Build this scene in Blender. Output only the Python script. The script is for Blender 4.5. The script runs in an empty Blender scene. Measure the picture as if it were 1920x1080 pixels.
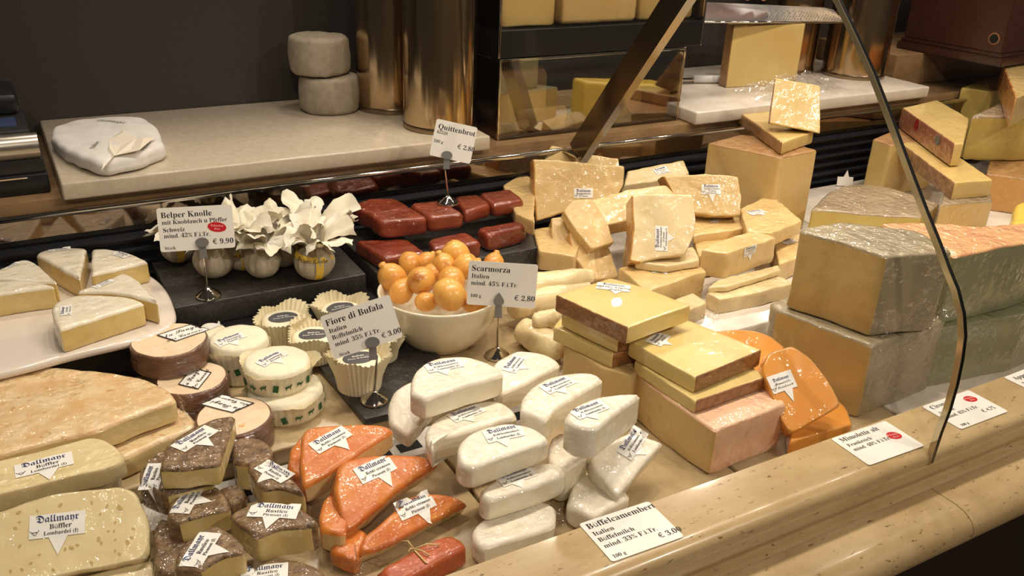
import bpy, bmesh, math, random
from math import sin, cos, pi, radians, sqrt, atan2
from mathutils import Vector, Matrix, noise
from mathutils.bvhtree import BVHTree

S = bpy.context.scene
COL = S.collection
random.seed(7)

# ------------------------------------------------------------------ camera
F_PX, CAM_H = 1692.65, 0.7
_p, _r, _y = radians(24.77675), radians(2.37413), radians(30.37929)
FW = Vector((sin(_y) * cos(_p), cos(_y) * cos(_p), -sin(_p)))
_rt = FW.cross(Vector((0, 0, 1))).normalized()
_up = _rt.cross(FW)
RT = cos(_r) * _rt + sin(_r) * _up
UP = -sin(_r) * _rt + cos(_r) * _up
CAM = Vector((0, 0, CAM_H))
cd = bpy.data.cameras.new('camera')
cd.sensor_width = 36
cd.lens = F_PX / 1920 * 36
cd.clip_start = 0.02
co = bpy.data.objects.new('camera', cd)
COL.objects.link(co)
co.matrix_world = Matrix(((RT.x, UP.x, -FW.x, CAM.x), (RT.y, UP.y, -FW.y, CAM.y), (RT.z, UP.z, -FW.z, CAM.z), (0, 0, 0, 1)))
S.camera = co

# ------------------------------------------------------------------ world, lamps, exposure
S.view_settings.view_transform = 'Standard'
S.view_settings.look = 'None'
S.view_settings.gamma = 1
S.view_settings.use_curve_mapping = False
S.view_settings.exposure = -0.74
w = bpy.data.worlds.new('shop_interior')
S.world = w
w.use_nodes = True
w.node_tree.nodes['Background'].inputs[0].default_value = (0.36, 0.29, 0.22, 1)
w.node_tree.nodes['Background'].inputs[1].default_value = 0.18


def lamp(name, loc, target, size, power, col=(1, 0.875, 0.73), spread=160, shape='DISK', sy=None):
    l = bpy.data.lights.new(name, 'AREA')
    l.shape = shape
    l.size = size
    if sy:
        l.size_y = sy
    l.energy = power
    l.color = col
    l.spread = radians(spread)
    o = bpy.data.objects.new(name, l)
    COL.objects.link(o)
    o.location = loc
    d = Vector(target) - Vector(loc)
    o.rotation_euler = d.to_track_quat('-Z', 'Y').to_euler()
    return o


for k, (lx, pw) in enumerate(((-0.1, 1.9), (0.2, 2.6), (0.5, 3.4), (0.8, 3.8), (1.1, 3.8), (1.4, 4.0), (1.7, 4.2), (2.05, 4.6), (2.4, 4.8))):
    lamp('case_lamp', (lx, 1.04 + 0.06 * (k % 2), 1.6), (lx, 0.97, 0), 0.085, pw, spread=105)
for lx, ly, pw in ((2.45, -1.25, 17), (1.95, -1.66, 15), (-0.55, -1.5, 15)):  # first two follow the glints in the glass; the leftmost is added front fill
    lamp('ceiling_and_fill_lamp', (lx, ly, 2.45), (0.8, 0.9, 0), 0.05, pw, col=(1, 0.88, 0.74), spread=120)
for lx, pw in ((0.15, 2.1), (0.75, 2.6), (1.35, 2.8), (1.95, 3.2), (2.55, 3.2)):
    lamp('counter_lamp', (lx, 1.93, 1.22), (lx - 0.25, 0.95, 0), 0.12, pw, spread=120)

# ------------------------------------------------------------------ projection helpers
def ray(px, py):
    return (RT * ((px - 960) / F_PX) - UP * ((py - 540) / F_PX) + FW)


def at(px, py, z):
    d = ray(px, py)
    return CAM + d * ((z - CAM_H) / d.z)


def aty(px, py, y):
    d = ray(px, py)
    return CAM + d * (y / d.y)


def onplane(px, py, o, n):
    d = ray(px, py)
    return CAM + d * ((o - CAM).dot(n) / d.dot(n))


def proj(p):
    v = Vector(p) - CAM
    k = v.dot(FW)
    return 960 + F_PX * v.dot(RT) / k, 540 - F_PX * v.dot(UP) / k


def nrm(az, el):
    a, e = radians(az), radians(el)
    return Vector((sin(a) * cos(e), -cos(a) * cos(e), sin(e)))


def zof(bot, z0, top):
    """height of a point that stands above the base pixel and shows at the top pixel"""
    P = at(bot[0], bot[1], z0)
    lo, hi = z0, z0 + 0.4
    for _ in range(40):
        m = (lo + hi) / 2
        if proj((P.x, P.y, m))[1] > top[1]:
            lo = m
        else:
            hi = m
    return lo


# ------------------------------------------------------------------ materials
def s2l(c):
    return tuple((x / 12.92 if x <= 0.04045 else ((x + 0.055) / 1.055) ** 2.4) for x in (v / 255 for v in c)) + (1,)


MATS = {}


def mat(name, base, var=None, vscale=30, rough=0.5, coat=0.0, film=0.0, bump=0.0, bscale=200, metal=0.0,
        spots=None, sscale=60, sthr=0.6, sub=0.0, fscale=45, coat_rough=0.095, stretch=(1, 1, 1), transmit=0.0, spec=0.5):
    """procedural surface: base colour mixed with a second colour by noise, optional dark spots, fine bump, and a clear wrinkled film as coat"""
    if name in MATS:
        return MATS[name]
    m = bpy.data.materials.new(name)
    m.use_nodes = True
    nt = m.node_tree
    N, L = nt.nodes, nt.links
    b = N['Principled BSDF']
    b.inputs['Base Color'].default_value = s2l(base)
    b.inputs['Roughness'].default_value = rough
    b.inputs['Metallic'].default_value = metal
    b.inputs['Specular IOR Level'].default_value = spec
    if sub:
        b.inputs['Subsurface Weight'].default_value = sub
        b.inputs['Subsurface Radius'].default_value = (0.012, 0.008, 0.004)
        b.inputs['Subsurface Scale'].default_value = 1
    if transmit:
        b.inputs['Transmission Weight'].default_value = transmit
    tc = N.new('ShaderNodeTexCoord')
    mp = N.new('ShaderNodeMapping')
    mp.inputs['Scale'].default_value = stretch
    L.new(tc.outputs['Object'], mp.inputs[0])
    oi = N.new('ShaderNodeObjectInfo')
    ml = N.new('ShaderNodeMath')
    ml.operation = 'MULTIPLY'
    ml.inputs[1].default_value = 37.0
    L.new(oi.outputs['Random'], ml.inputs[0])
    cb = N.new('ShaderNodeCombineXYZ')
    for i in range(3):
        L.new(ml.outputs[0], cb.inputs[i])
    L.new(cb.outputs[0], mp.inputs['Location'])
    vec = mp.outputs[0]
    col = None
    if var:
        nz = N.new('ShaderNodeTexNoise')
        nz.inputs['Scale'].default_value = vscale
        nz.inputs['Detail'].default_value = 6
        nz.inputs['Roughness'].default_value = 0.65
        L.new(vec, nz.inputs['Vector'])
        rp = N.new('ShaderNodeValToRGB')
        rp.color_ramp.elements[0].position = 0.35
        rp.color_ramp.elements[1].position = 0.68
        rp.color_ramp.elements[0].color = s2l(base)
        rp.color_ramp.elements[1].color = s2l(var)
        L.new(nz.outputs['Fac'], rp.inputs[0])
        col = rp.outputs[0]
    if spots:
        n2 = N.new('ShaderNodeTexNoise')
        n2.inputs['Scale'].default_value = sscale
        n2.inputs['Detail'].default_value = 4
        n2.inputs['Roughness'].default_value = 0.7
        L.new(vec, n2.inputs['Vector'])
        r2 = N.new('ShaderNodeValToRGB')
        r2.color_ramp.elements[0].position = sthr
        r2.color_ramp.elements[1].position = min(0.99, sthr + 0.07)
        L.new(n2.outputs['Fac'], r2.inputs[0])
        mx = N.new('ShaderNodeMix')
        mx.data_type = 'RGBA'
        L.new(r2.outputs[0], mx.inputs[0])
        if col:
            L.new(col, mx.inputs[6])
        else:
            mx.inputs[6].default_value = s2l(base)
        mx.inputs[7].default_value = s2l(spots)
        col = mx.outputs[2]
    if col:
        L.new(col, b.inputs['Base Color'])
    if bump:
        nb = N.new('ShaderNodeTexNoise')
        nb.inputs['Scale'].default_value = bscale
        nb.inputs['Detail'].default_value = 5
        L.new(vec, nb.inputs['Vector'])
        bp = N.new('ShaderNodeBump')
        bp.inputs['Strength'].default_value = bump
        bp.inputs['Distance'].default_value = 0.002
        L.new(nb.outputs['Fac'], bp.inputs['Height'])
        L.new(bp.outputs[0], b.inputs['Normal'])
    if coat:
        b.inputs['Coat Weight'].default_value = coat
        b.inputs['Coat Roughness'].default_value = coat_rough
        b.inputs['Coat IOR'].default_value = 1.5
        if film:
            # wrinkles: two families of drawn streaks over a soft unevenness
            hs = []
            for q, (sc, st, amp_) in enumerate((((1.0, 0.08, 0.35), fscale * 1.5, 0.6), ((0.1, 1.0, 0.3), fscale * 1.2, 0.5))):
                m2 = N.new('ShaderNodeMapping')
                m2.inputs['Scale'].default_value = sc
                L.new(tc.outputs['Object'], m2.inputs[0])
                L.new(cb.outputs[0], m2.inputs['Rotation'])
                nf = N.new('ShaderNodeTexNoise')
                nf.noise_type = 'RIDGED_MULTIFRACTAL'
                nf.inputs['Scale'].default_value = st
                nf.inputs['Detail'].default_value = 2
                nf.inputs['Roughness'].default_value = 0.4
                nf.inputs['Distortion'].default_value = 0.5
                L.new(m2.outputs[0], nf.inputs['Vector'])
                ad = N.new('ShaderNodeMath')
                ad.operation = 'MULTIPLY_ADD'
                ad.inputs[1].default_value = amp_
                L.new(nf.outputs['Fac'], ad.inputs[0])
                if hs:
                    L.new(hs[-1], ad.inputs[2])
                else:
                    n3 = N.new('ShaderNodeTexNoise')
                    n3.inputs['Scale'].default_value = 70
                    n3.inputs['Detail'].default_value = 2
                    L.new(vec, n3.inputs['Vector'])
                    L.new(n3.outputs['Fac'], ad.inputs[2])
                hs.append(ad.outputs[0])
            bf = N.new('ShaderNodeBump')
            pn = N.new('ShaderNodeTexNoise')
            pn.inputs['Scale'].default_value = 24
            pn.inputs['Detail'].default_value = 1
            L.new(vec, pn.inputs['Vector'])
            pr = N.new('ShaderNodeMapRange')
            pr.inputs['From Min'].default_value = 0.42
            pr.inputs['From Max'].default_value = 0.62
            pr.inputs['To Min'].default_value = min(1.0, film * 1.4) * 0.25
            pr.inputs['To Max'].default_value = min(1.0, film * 1.6)
            L.new(pn.outputs['Fac'], pr.inputs['Value'])
            L.new(pr.outputs[0], bf.inputs['Strength'])
            bf.inputs['Distance'].default_value = 0.02
            L.new(hs[-1], bf.inputs['Height'])
            L.new(bf.outputs[0], b.inputs['Coat Normal'])
    MATS[name] = m
    return m


def schlick(N, L, f0):
    lw = N.new('ShaderNodeLayerWeight')
    lw.inputs[0].default_value = 0.5
    pw = N.new('ShaderNodeMath')
    pw.operation = 'POWER'
    pw.inputs[1].default_value = 5
    L.new(lw.outputs['Facing'], pw.inputs[0])
    ma = N.new('ShaderNodeMath')
    ma.operation = 'MULTIPLY_ADD'
    ma.inputs[1].default_value = 1 - f0
    ma.inputs[2].default_value = f0
    L.new(pw.outputs[0], ma.inputs[0])
    return ma


def film_mat(name='cling_film', tint=(1, 1, 1), op=0.06, fscale=60, strength=0.8):
    if name in MATS:
        return MATS[name]
    m = bpy.data.materials.new(name)
    m.use_nodes = True
    nt = m.node_tree
    N, L = nt.nodes, nt.links
    N.remove(N['Principled BSDF'])
    out = N['Material Output']
    tr = N.new('ShaderNodeBsdfTransparent')
    tr.inputs[0].default_value = (*tint, 1)
    gl = N.new('ShaderNodeBsdfGlossy')
    gl.inputs['Roughness'].default_value = 0.12
    gl.inputs['Color'].default_value = (1, 1, 1, 1)
    ad = schlick(N, L, 0.05 + op)
    tc = N.new('ShaderNodeTexCoord')
    nz = N.new('ShaderNodeTexNoise')
    nz.noise_type = 'RIDGED_MULTIFRACTAL'
    nz.inputs['Scale'].default_value = fscale
    nz.inputs['Detail'].default_value = 3
    nz.inputs['Distortion'].default_value = 1
    L.new(tc.outputs['Object'], nz.inputs['Vector'])
    bp = N.new('ShaderNodeBump')
    bp.inputs['Strength'].default_value = strength
    bp.inputs['Distance'].default_value = 0.006
    L.new(nz.outputs['Fac'], bp.inputs['Height'])
    L.new(bp.outputs[0], gl.inputs['Normal'])
    mx = N.new('ShaderNodeMixShader')
    L.new(ad.outputs[0], mx.inputs[0])
    L.new(tr.outputs[0], mx.inputs[1])
    L.new(gl.outputs[0], mx.inputs[2])
    L.new(mx.outputs[0], out.inputs['Surface'])
    MATS[name] = m
    return m


def pane_mat(name, tint=(0.985, 0.99, 0.985), f0=0.045, rough=0.0):
    if name in MATS:
        return MATS[name]
    m = bpy.data.materials.new(name)
    m.use_nodes = True
    nt = m.node_tree
    N, L = nt.nodes, nt.links
    N.remove(N['Principled BSDF'])
    tr = N.new('ShaderNodeBsdfTransparent')
    tr.inputs[0].default_value = (*tint, 1)
    gl = N.new('ShaderNodeBsdfGlossy')
    gl.inputs['Roughness'].default_value = rough
    fr = schlick(N, L, f0)
    mx = N.new('ShaderNodeMixShader')
    L.new(fr.outputs[0], mx.inputs[0])
    L.new(tr.outputs[0], mx.inputs[1])
    L.new(gl.outputs[0], mx.inputs[2])
    L.new(mx.outputs[0], N['Material Output'].inputs['Surface'])
    MATS[name] = m
    return m


def steel(name='brushed_steel', base=(200, 190, 175), rough=0.22, stretch=(1, 1, 60)):
    return mat(name, base, rough=rough, metal=1.0, bump=0.05, bscale=25, stretch=stretch)


# ------------------------------------------------------------------ object helpers
def mesh_obj(name, verts, faces, mats, parent=None, fmat=None, smooth=True, origin=None, sharp=None):
    """links ONE mesh object; verts are world coordinates"""
    o0 = Vector(origin) if origin is not None else (parent['_o'] if parent is not None and '_o' in parent else None)
    if o0 is None:
        o0 = Vector((0, 0, 0))
    o0 = Vector(o0)
    me = bpy.data.meshes.new(name)
    me.from_pydata([Vector(v) - o0 for v in verts], [], faces)
    if not isinstance(mats, (list, tuple)):
        mats = [mats]
    for m in mats:
        me.materials.append(m)
    if fmat:
        me.polygons.foreach_set('material_index', fmat)
    if smooth:
        me.polygons.foreach_set('use_smooth', [True] * len(me.polygons))
        if sharp:
            me.set_sharp_from_angle(angle=radians(sharp))
    me.update()
    o = bpy.data.objects.new(name, me)
    COL.objects.link(o)
    if parent is not None:
        o.parent = parent
        po = Vector(ORG.get(parent.name, (0, 0, 0)))
        o.location = o0 - po
    else:
        o.location = o0
    ORG[o.name] = tuple(o0)
    return o


ORG = {}


def empty(name, loc):
    o = bpy.data.objects.new(name, None)
    o.empty_display_size = 0.02
    COL.objects.link(o)
    o.location = loc
    ORG[o.name] = tuple(loc)
    return o


def tag(o, label, cat, group=None, kind=None):
    o['label'] = label
    o['category'] = cat
    if group:
        o['group'] = group
    if kind:
        o['kind'] = kind
    return o


def part(name, parent, verts, faces, mats, **k):
    return mesh_obj(name, verts, faces, mats, parent=parent, origin=ORG[parent.name], **k)


def struct(name, verts, faces, m, **k):
    o = mesh_obj(name, verts, faces, m, **k)
    o['kind'] = 'structure'
    return o


class MB:
    """collects simple solids into one mesh"""

    def __init__(s):
        s.v, s.f, s.m = [], [], []

    def add(s, v, f, mi=0):
        b = len(s.v)
        s.v += [Vector(x) for x in v]
        s.f += [tuple(b + i for i in q) for q in f]
        s.m += [mi] * len(f)

    def box(s, lo, hi, mi=0, bev=0.0, mtx=None):
        bm = bmesh.new()
        bmesh.ops.create_cube(bm, size=1)
        for v in bm.verts:
            v.co = Vector([(lo[i] + hi[i]) / 2 + v.co[i] * (hi[i] - lo[i]) for i in range(3)])
        if bev:
            bmesh.ops.bevel(bm, geom=bm.edges[:], offset=bev, segments=2, affect='EDGES', profile=0.5)
        s.bm(bm, mi, mtx)

    def bm(s, bm, mi=0, mtx=None):
        bm.verts.index_update()
        s.add([(mtx @ v.co) if mtx else v.co.copy() for v in bm.verts], [[v.index for v in f.verts] for f in bm.faces], mi)
        bm.free()

    def tube(s, pts, r, seg=10, mi=0, cap=True):
        pts = [Vector(p) for p in pts]
        rs = r if isinstance(r, (list, tuple)) else [r] * len(pts)
        rings = []
        up = Vector((0, 0, 1))
        for i, p in enumerate(pts):
            t = (pts[min(i + 1, len(pts) - 1)] - pts[max(i - 1, 0)]).normalized()
            a = t.cross(up)
            if a.length < 1e-3:
                a = t.cross(Vector((1, 0, 0)))
            a.normalize()
            b = t.cross(a)
            rings.append([p + (a * cos(2 * pi * k / seg) + b * sin(2 * pi * k / seg)) * rs[i] for k in range(seg)])
        v = [x for g in rings for x in g]
        f = []
        for i in range(len(pts) - 1):
            for k in range(seg):
                f.append((i * seg + k, i * seg + (k + 1) % seg, (i + 1) * seg + (k + 1) % seg, (i + 1) * seg + k))
        if cap:
            f.append(tuple(range(seg))[::-1])
            f.append(tuple((len(pts) - 1) * seg + k for k in range(seg)))
        s.add(v, f, mi)

    def lathe(s, prof, c, seg=48, mi=0, fn=None, sx=1, sy=1):
        """prof: (r, z) list; c: centre; fn(theta, i, r, z) -> (r, z)"""
        v, f = [], []
        for i, (r, z) in enumerate(prof):
            for k in range(seg):
                th = 2 * pi * k / seg
                rr, zz = fn(th, i, r, z) if fn else (r, z)
                v.append((c[0] + rr * cos(th) * sx, c[1] + rr * sin(th) * sy, c[2] + zz))
        for i in range(len(prof) - 1):
            for k in range(seg):
                f.append((i * seg + k, i * seg + (k + 1) % seg, (i + 1) * seg + (k + 1) % seg, (i + 1) * seg + k))
        if prof[0][0] > 1e-6:
            f.append(tuple(range(seg))[::-1])
        if prof[-1][0] > 1e-6:
            f.append(tuple((len(prof) - 1) * seg + k for k in range(seg)))
        s.add(v, f, mi)

    def sweep(s, prof, x0, x1, mi=0, nx=1):
        """profile of (y, z) swept along x"""
        n = len(prof)
        v = []
        for j in range(nx + 1):
            x = x0 + (x1 - x0) * j / nx
            v += [(x, y, z) for y, z in prof]
        f = []
        for j in range(nx):
            for i in range(n - 1):
                f.append((j * n + i, (j + 1) * n + i, (j + 1) * n + i + 1, j * n + i + 1))
        s.add(v, f, mi)

    def obj(s, name, mats, parent=None, origin=None, **k):
        k.setdefault('fmat', s.m)
        if parent is not None and origin is None:
            origin = ORG[parent.name]
        return mesh_obj(name, s.v, s.f, mats, parent=parent, origin=origin, **k)


# ------------------------------------------------------------------ lettering
def _map(s, U, l, d=None):
    o = ''
    for ch in s:
        if 'A' <= ch <= 'Z':
            o += chr(U + ord(ch) - 65)
        elif 'a' <= ch <= 'z':
            o += chr(l + ord(ch) - 97)
        elif d and '0' <= ch <= '9':
            o += chr(d + ord(ch) - 48)
        else:
            o += ch
    return o


STY = {'s': lambda t: _map(t, 0x1D400, 0x1D41A, 0x1D7CE), 'f': lambda t: _map(t, 0x1D56C, 0x1D586), 'i': lambda t: _map(t, 0x1D468, 0x1D482), 'n': lambda t: t,
       'h': lambda t: _map(t, 0x1D4D0, 0x1D4EA)}
TXT = {}


def text2d(t, style='s', thin=-0.004):
    """flat lettering: 2D vertices (cap height about 0.7) and faces"""
    k = (t, style)
    if k in TXT:
        return TXT[k]
    c = bpy.data.curves.new('lettering', 'FONT')
    c.body = STY[style](t)
    c.offset = thin if style in 'sif' else 0
    c.resolution_u = 2
    o = bpy.data.objects.new('lettering', c)
    COL.objects.link(o)
    dg = bpy.context.evaluated_depsgraph_get()
    me = bpy.data.meshes.new_from_object(o.evaluated_get(dg))
    v = [(p.co.x, p.co.y) for p in me.vertices]
    f = [tuple(q.vertices) for q in me.polygons]
    bpy.data.objects.remove(o)
    bpy.data.curves.remove(c)
    bpy.data.meshes.remove(me)
    TXT[k] = (v, f)
    return TXT[k]

# ------------------------------------------------------------------ cheese pieces: rounded prisms with rind, paste and stickers
class Piece:
    pass


def outline(pts, tags_smooth, cr, step=0.007):
    """closed 2D outline: straight edges with rounded corners, Catmull-Rom through smooth points; returns [(p, edge)]"""
    n = len(pts)
    P = [Vector(p) for p in pts]
    out = []
    ends = []
    for i in range(n):
        a, b = P[i], P[(i + 1) % n]
        sa, sb = tags_smooth[i], tags_smooth[(i + 1) % n]
        if sa or sb:
            ta = (b - P[i - 1]) * 0.5 if sa else (b - a)
            tb = (P[(i + 2) % n] - a) * 0.5 if sb else (b - a)
            L = (b - a).length
            if ta.length > 1e-9:
                ta = ta.normalized() * L
            if tb.length > 1e-9:
                tb = tb.normalized() * L
            K = max(3, int(L / step) + 1)
            seg = []
            for k in range(K + 1):
                t = k / K
                h1 = 2 * t ** 3 - 3 * t ** 2 + 1
                h2 = -2 * t ** 3 + 3 * t ** 2
                h3 = t ** 3 - 2 * t ** 2 + t
                h4 = t ** 3 - t ** 2
                seg.append(a * h1 + b * h2 + ta * h3 + tb * h4)
        else:
            K = max(2, int((b - a).length / step) + 1)
            seg = [a.lerp(b, k / K) for k in range(K + 1)]
        ends.append(seg)
    for i in range(n):
        seg = list(ends[i])
        # trim for corner fillets
        def trim(seg, d):
            acc = 0
            for k in range(1, len(seg)):
                l = (seg[k] - seg[k - 1]).length
                if acc + l >= d:
                    return [seg[k - 1].lerp(seg[k], (d - acc) / max(l, 1e-9))] + seg[k:]
                acc += l
            return seg[-1:]
        tot = sum((seg[k] - seg[k - 1]).length for k in range(1, len(seg)))
        d = min(cr, tot * 0.4)
        c0 = not tags_smooth[i]
        c1 = not tags_smooth[(i + 1) % n]
        if c0:
            seg = trim(seg, d)
        if c1:
            seg = trim(seg[::-1], d)[::-1]
        ends[i] = seg
    for i in range(n):
        seg = ends[i]
        for q in seg[:-1] if tags_smooth[(i + 1) % n] else seg:
            out.append((q, i))
        if not tags_smooth[(i + 1) % n]:
            a = seg[-1]
            b = ends[(i + 1) % n][0]
            c = P[(i + 1) % n]
            for t in (0.33, 0.67):
                out.append((a * (1 - t) ** 2 + c * 2 * t * (1 - t) + b * t * t, i if t < 0.5 else (i + 1) % n))
    res = []
    for q, e in out:
        if not res or (q - res[-1][0]).length > 0.0009:
            res.append((q, e))
    if (res[0][0] - res[-1][0]).length < 0.0009:
        res.pop()
    return res


ALLP = []


def piece(name, label, cat, poly, paste, rind=None, z0=None, edge=None, z1=None, h=None, n=None, anchor=None, rsides=(), rtop=False, rbot=False,
          r=0.003, cr=0.006, amp=0.0007, fr=55, dome=0.0, bulge=0.0, group=None, world=None, taper=1.0, sag=0.0, step=0.007, rind_name='rind', seed=None):
    """top outline given in photo pixels, laid on a real plane (horizontal at height z1, or tilted with normal n through an anchor), and given real thickness h"""
    N = Vector((0, 0, 1)) if n is None else n.normalized()
    if world is not None:
        P3 = [Vector(p[:3]) for p in world]
        sm = [len(p) > 3 and p[3] for p in world]
    else:
        sm = [len(p) > 2 and bool(p[2]) for p in poly]
        if n is None:
            if z1 is None:
                z1 = zof(edge[1], z0, edge[0])
            if h is None:
                h = z1 - z0
            P3 = [at(p[0], p[1], z1) for p in poly]
        else:
            A = anchor if isinstance(anchor, Vector) else at(anchor[0], anchor[1], anchor[2])
            P3 = [onplane(p[0], p[1], A, N) for p in poly]
    O = sum(P3, Vector()) / len(P3)
    U = Vector((0, 0, 1)).cross(N) if n is not None else Vector((1, 0, 0))
    if U.length < 1e-4:
        U = Vector((1, 0, 0))
    U.normalize()
    V = N.cross(U)
    q2 = [((p - O).dot(U), (p - O).dot(V)) for p in P3]
    area = sum(q2[i][0] * q2[(i + 1) % len(q2)][1] - q2[(i + 1) % len(q2)][0] * q2[i][1] for i in range(len(q2)))
    ne = len(q2)
    emap = list(range(ne))
    if area < 0:
        q2 = q2[::-1]
        sm = sm[::-1]
        emap = [(ne - 2 - i) % ne for i in range(ne)]
    ol = outline(q2, sm, cr, step)
    pts = [p for p, e in ol]
    eid = [emap[e] for p, e in ol]
    M = len(pts)
    cen = sum(pts, Vector((0, 0))) / M
    nr = []
    for i in range(M):
        t = pts[(i + 1) % M] - pts[i - 1]
        nr.append(Vector((-t.y, t.x)).normalized() if t.length > 1e-9 else (cen - pts[i]).normalized())
    # smooth inward normals a little
    nr = [(nr[i - 1] + nr[i] * 2 + nr[(i + 1) % M]).normalized() for i in range(M)]
    r = min(r, h * 0.45)
    rings = []  # (list of (u,v), z, kind)

    offs = {}

    def off(d):
        k_ = round(d, 6)
        if k_ in offs:
            return offs[k_]
        q = [p + nr[i] * d for i, p in enumerate(pts)]
        for it in range(14):
            bad = [i for i in range(M) if (q[(i + 1) % M] - q[i]).dot(pts[(i + 1) % M] - pts[i]) <= (pts[(i + 1) % M] - pts[i]).length_squared * .02]
            if not bad:
                break
            for i in bad:
                m_ = (q[i] + q[(i + 1) % M]) / 2
                t_ = (pts[(i + 1) % M] - pts[i]) * .06
                q[i] = m_ - t_
                q[(i + 1) % M] = m_ + t_
        for it in range(4 if d > 1e-6 else 0):
            q = [(q[i - 1] + q[i] * 2 + q[(i + 1) % M]) / 4 for i in range(M)]
        offs[k_] = q
        return q
    caps = (0.25, 0.5, 0.75, 0.93)
    tb = taper
    for s in caps:
        rings.append(([cen + (q - cen) * s * tb for q in off(r)], -h, 'bot'))
    for k in range(0, 4):
        a = pi / 2 * k / 3
        rings.append(([cen + (q - cen) * tb for q in off(r * (1 - sin(a)))], -h + r * (1 - cos(a)), 'be' if k < 3 else 'side'))
    NS = 4 if h > 0.02 else 2
    for k in range(1, NS):
        t = k / NS
        sc = tb + (1 - tb) * t
        bl = 1 + bulge * 4 * t * (1 - t)
        rings.append(([cen + (q - cen) * sc * bl for q in off(0)], -h + r + (h - 2 * r) * t, 'side'))
    for k in range(0, 4):
        a = pi / 2 * k / 3
        rings.append((off(r * (1 - cos(a))), -r + r * sin(a), 'side' if k == 0 else 'te'))
    for s in caps[::-1]:
        rings.append(([cen + (q - cen) * s for q in off(r)], dome * (1 - s * s), 'top'))
    verts, faces, fm = [], [], []
    ph = Vector((random.uniform(0, 50), random.uniform(0, 50), random.uniform(0, 50)))

    def W(q, z):
        p = O + U * q.x + V * q.y + N * z
        d = noise.noise_vector(p * fr + ph) * amp + noise.noise_vector(p * fr * 0.3 + ph) * amp * 1.6
        return p + d
    verts.append(W(cen, -h))
    for qs, z, kd in rings:
        for q in qs:
            verts.append(W(q, z))
    verts.append(W(cen, dome))
    isr = lambda i: rsides == 'all' or eid[i] in rsides
    for i in range(M):
        faces.append((0, 1 + (i + 1) % M, 1 + i))
        fm.append(1 if rbot else 0)
    for j in range(len(rings) - 1):
        kd = rings[j + 1][2]
        for i in range(M):
            k = (i + 1) % M
            faces.append((1 + j * M + i, 1 + j * M + k, 1 + (j + 1) * M + k, 1 + (j + 1) * M + i))
            if kd == 'bot' or kd == 'be' and rings[j][2] == 'bot':
                fm.append(1 if rbot else 0)
            elif kd == 'top':
                fm.append(1 if rtop else 0)
            elif kd == 'te':
                fm.append(1 if (rtop or isr(i)) else 0)
            elif kd == 'be':
                fm.append(1 if (rbot or isr(i)) else 0)
            else:
                fm.append(1 if isr(i) else 0)
    b = 1 + (len(rings) - 1) * M
    for i in range(M):
        faces.append((b + i, b + (i + 1) % M, len(verts) - 1))
        fm.append(1 if rtop else 0)
    base = O - N * h
    two = rind is not None and 0 < sum(fm) < len(fm)
    pc = Piece()
    pc.z1, pc.z0, pc.h, pc.N, pc.O, pc.U, pc.V = z1, z0, h, N, O, U, V
    pc.bvh = BVHTree.FromPolygons(verts, faces)
    if two:
        root = empty(name, base)

        def sub(keep):
            mp, vv, ff = {}, [], []
            for f, m_ in zip(faces, fm):
                if m_ == keep:
                    for i in f:
                        if i not in mp:
                            mp[i] = len(vv)
                            vv.append(verts[i])
                    ff.append(tuple(mp[i] for i in f))
            return vv, ff
        part('paste', root, *sub(0), paste)
        part(rind_name, root, *sub(1), rind)
    else:
        root = mesh_obj(name, verts, faces, rind if (rind is not None and sum(fm)) else paste, origin=base)
    tag(root, label, cat, group)
    pc.root = root
    xs = [p.x for p in verts]
    ys = [p.y for p in verts]
    zs = [p.z for p in verts]
    pc.dim = (max(xs) - min(xs), max(ys) - min(ys), max(zs) - min(zs), min(zs))
    ALLP.append((label, pc.dim, min(ys)))
    return pc


def hit(pc, px, py):
    d = ray(px, py).normalized()
    h = pc.bvh.ray_cast(CAM, d)
    if h[0] is not None:
        return h[0], h[1]
    return onplane(px, py, pc.O, pc.N), pc.N


COWL = [[(-1, .55), (-.75, .2), (-.35, .12)], [(1, .75), (.95, .3), (.45, .15)], [(-.35, .12), (0, .2), (.45, .15)], [(-.35, .12), (-.6, -.05), (-.3, -.05)],
        [(.45, .15), (.75, .0), (.5, -.05)], [(-.3, -.05), (-.1, -.55), (.2, -.6), (.45, -.4), (.5, -.05)], [(-.05, -.05), (.05, -.05)], [(.25, -.02), (.35, -.02)], [(.05, -.42), (.15, -.46)]]


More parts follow.
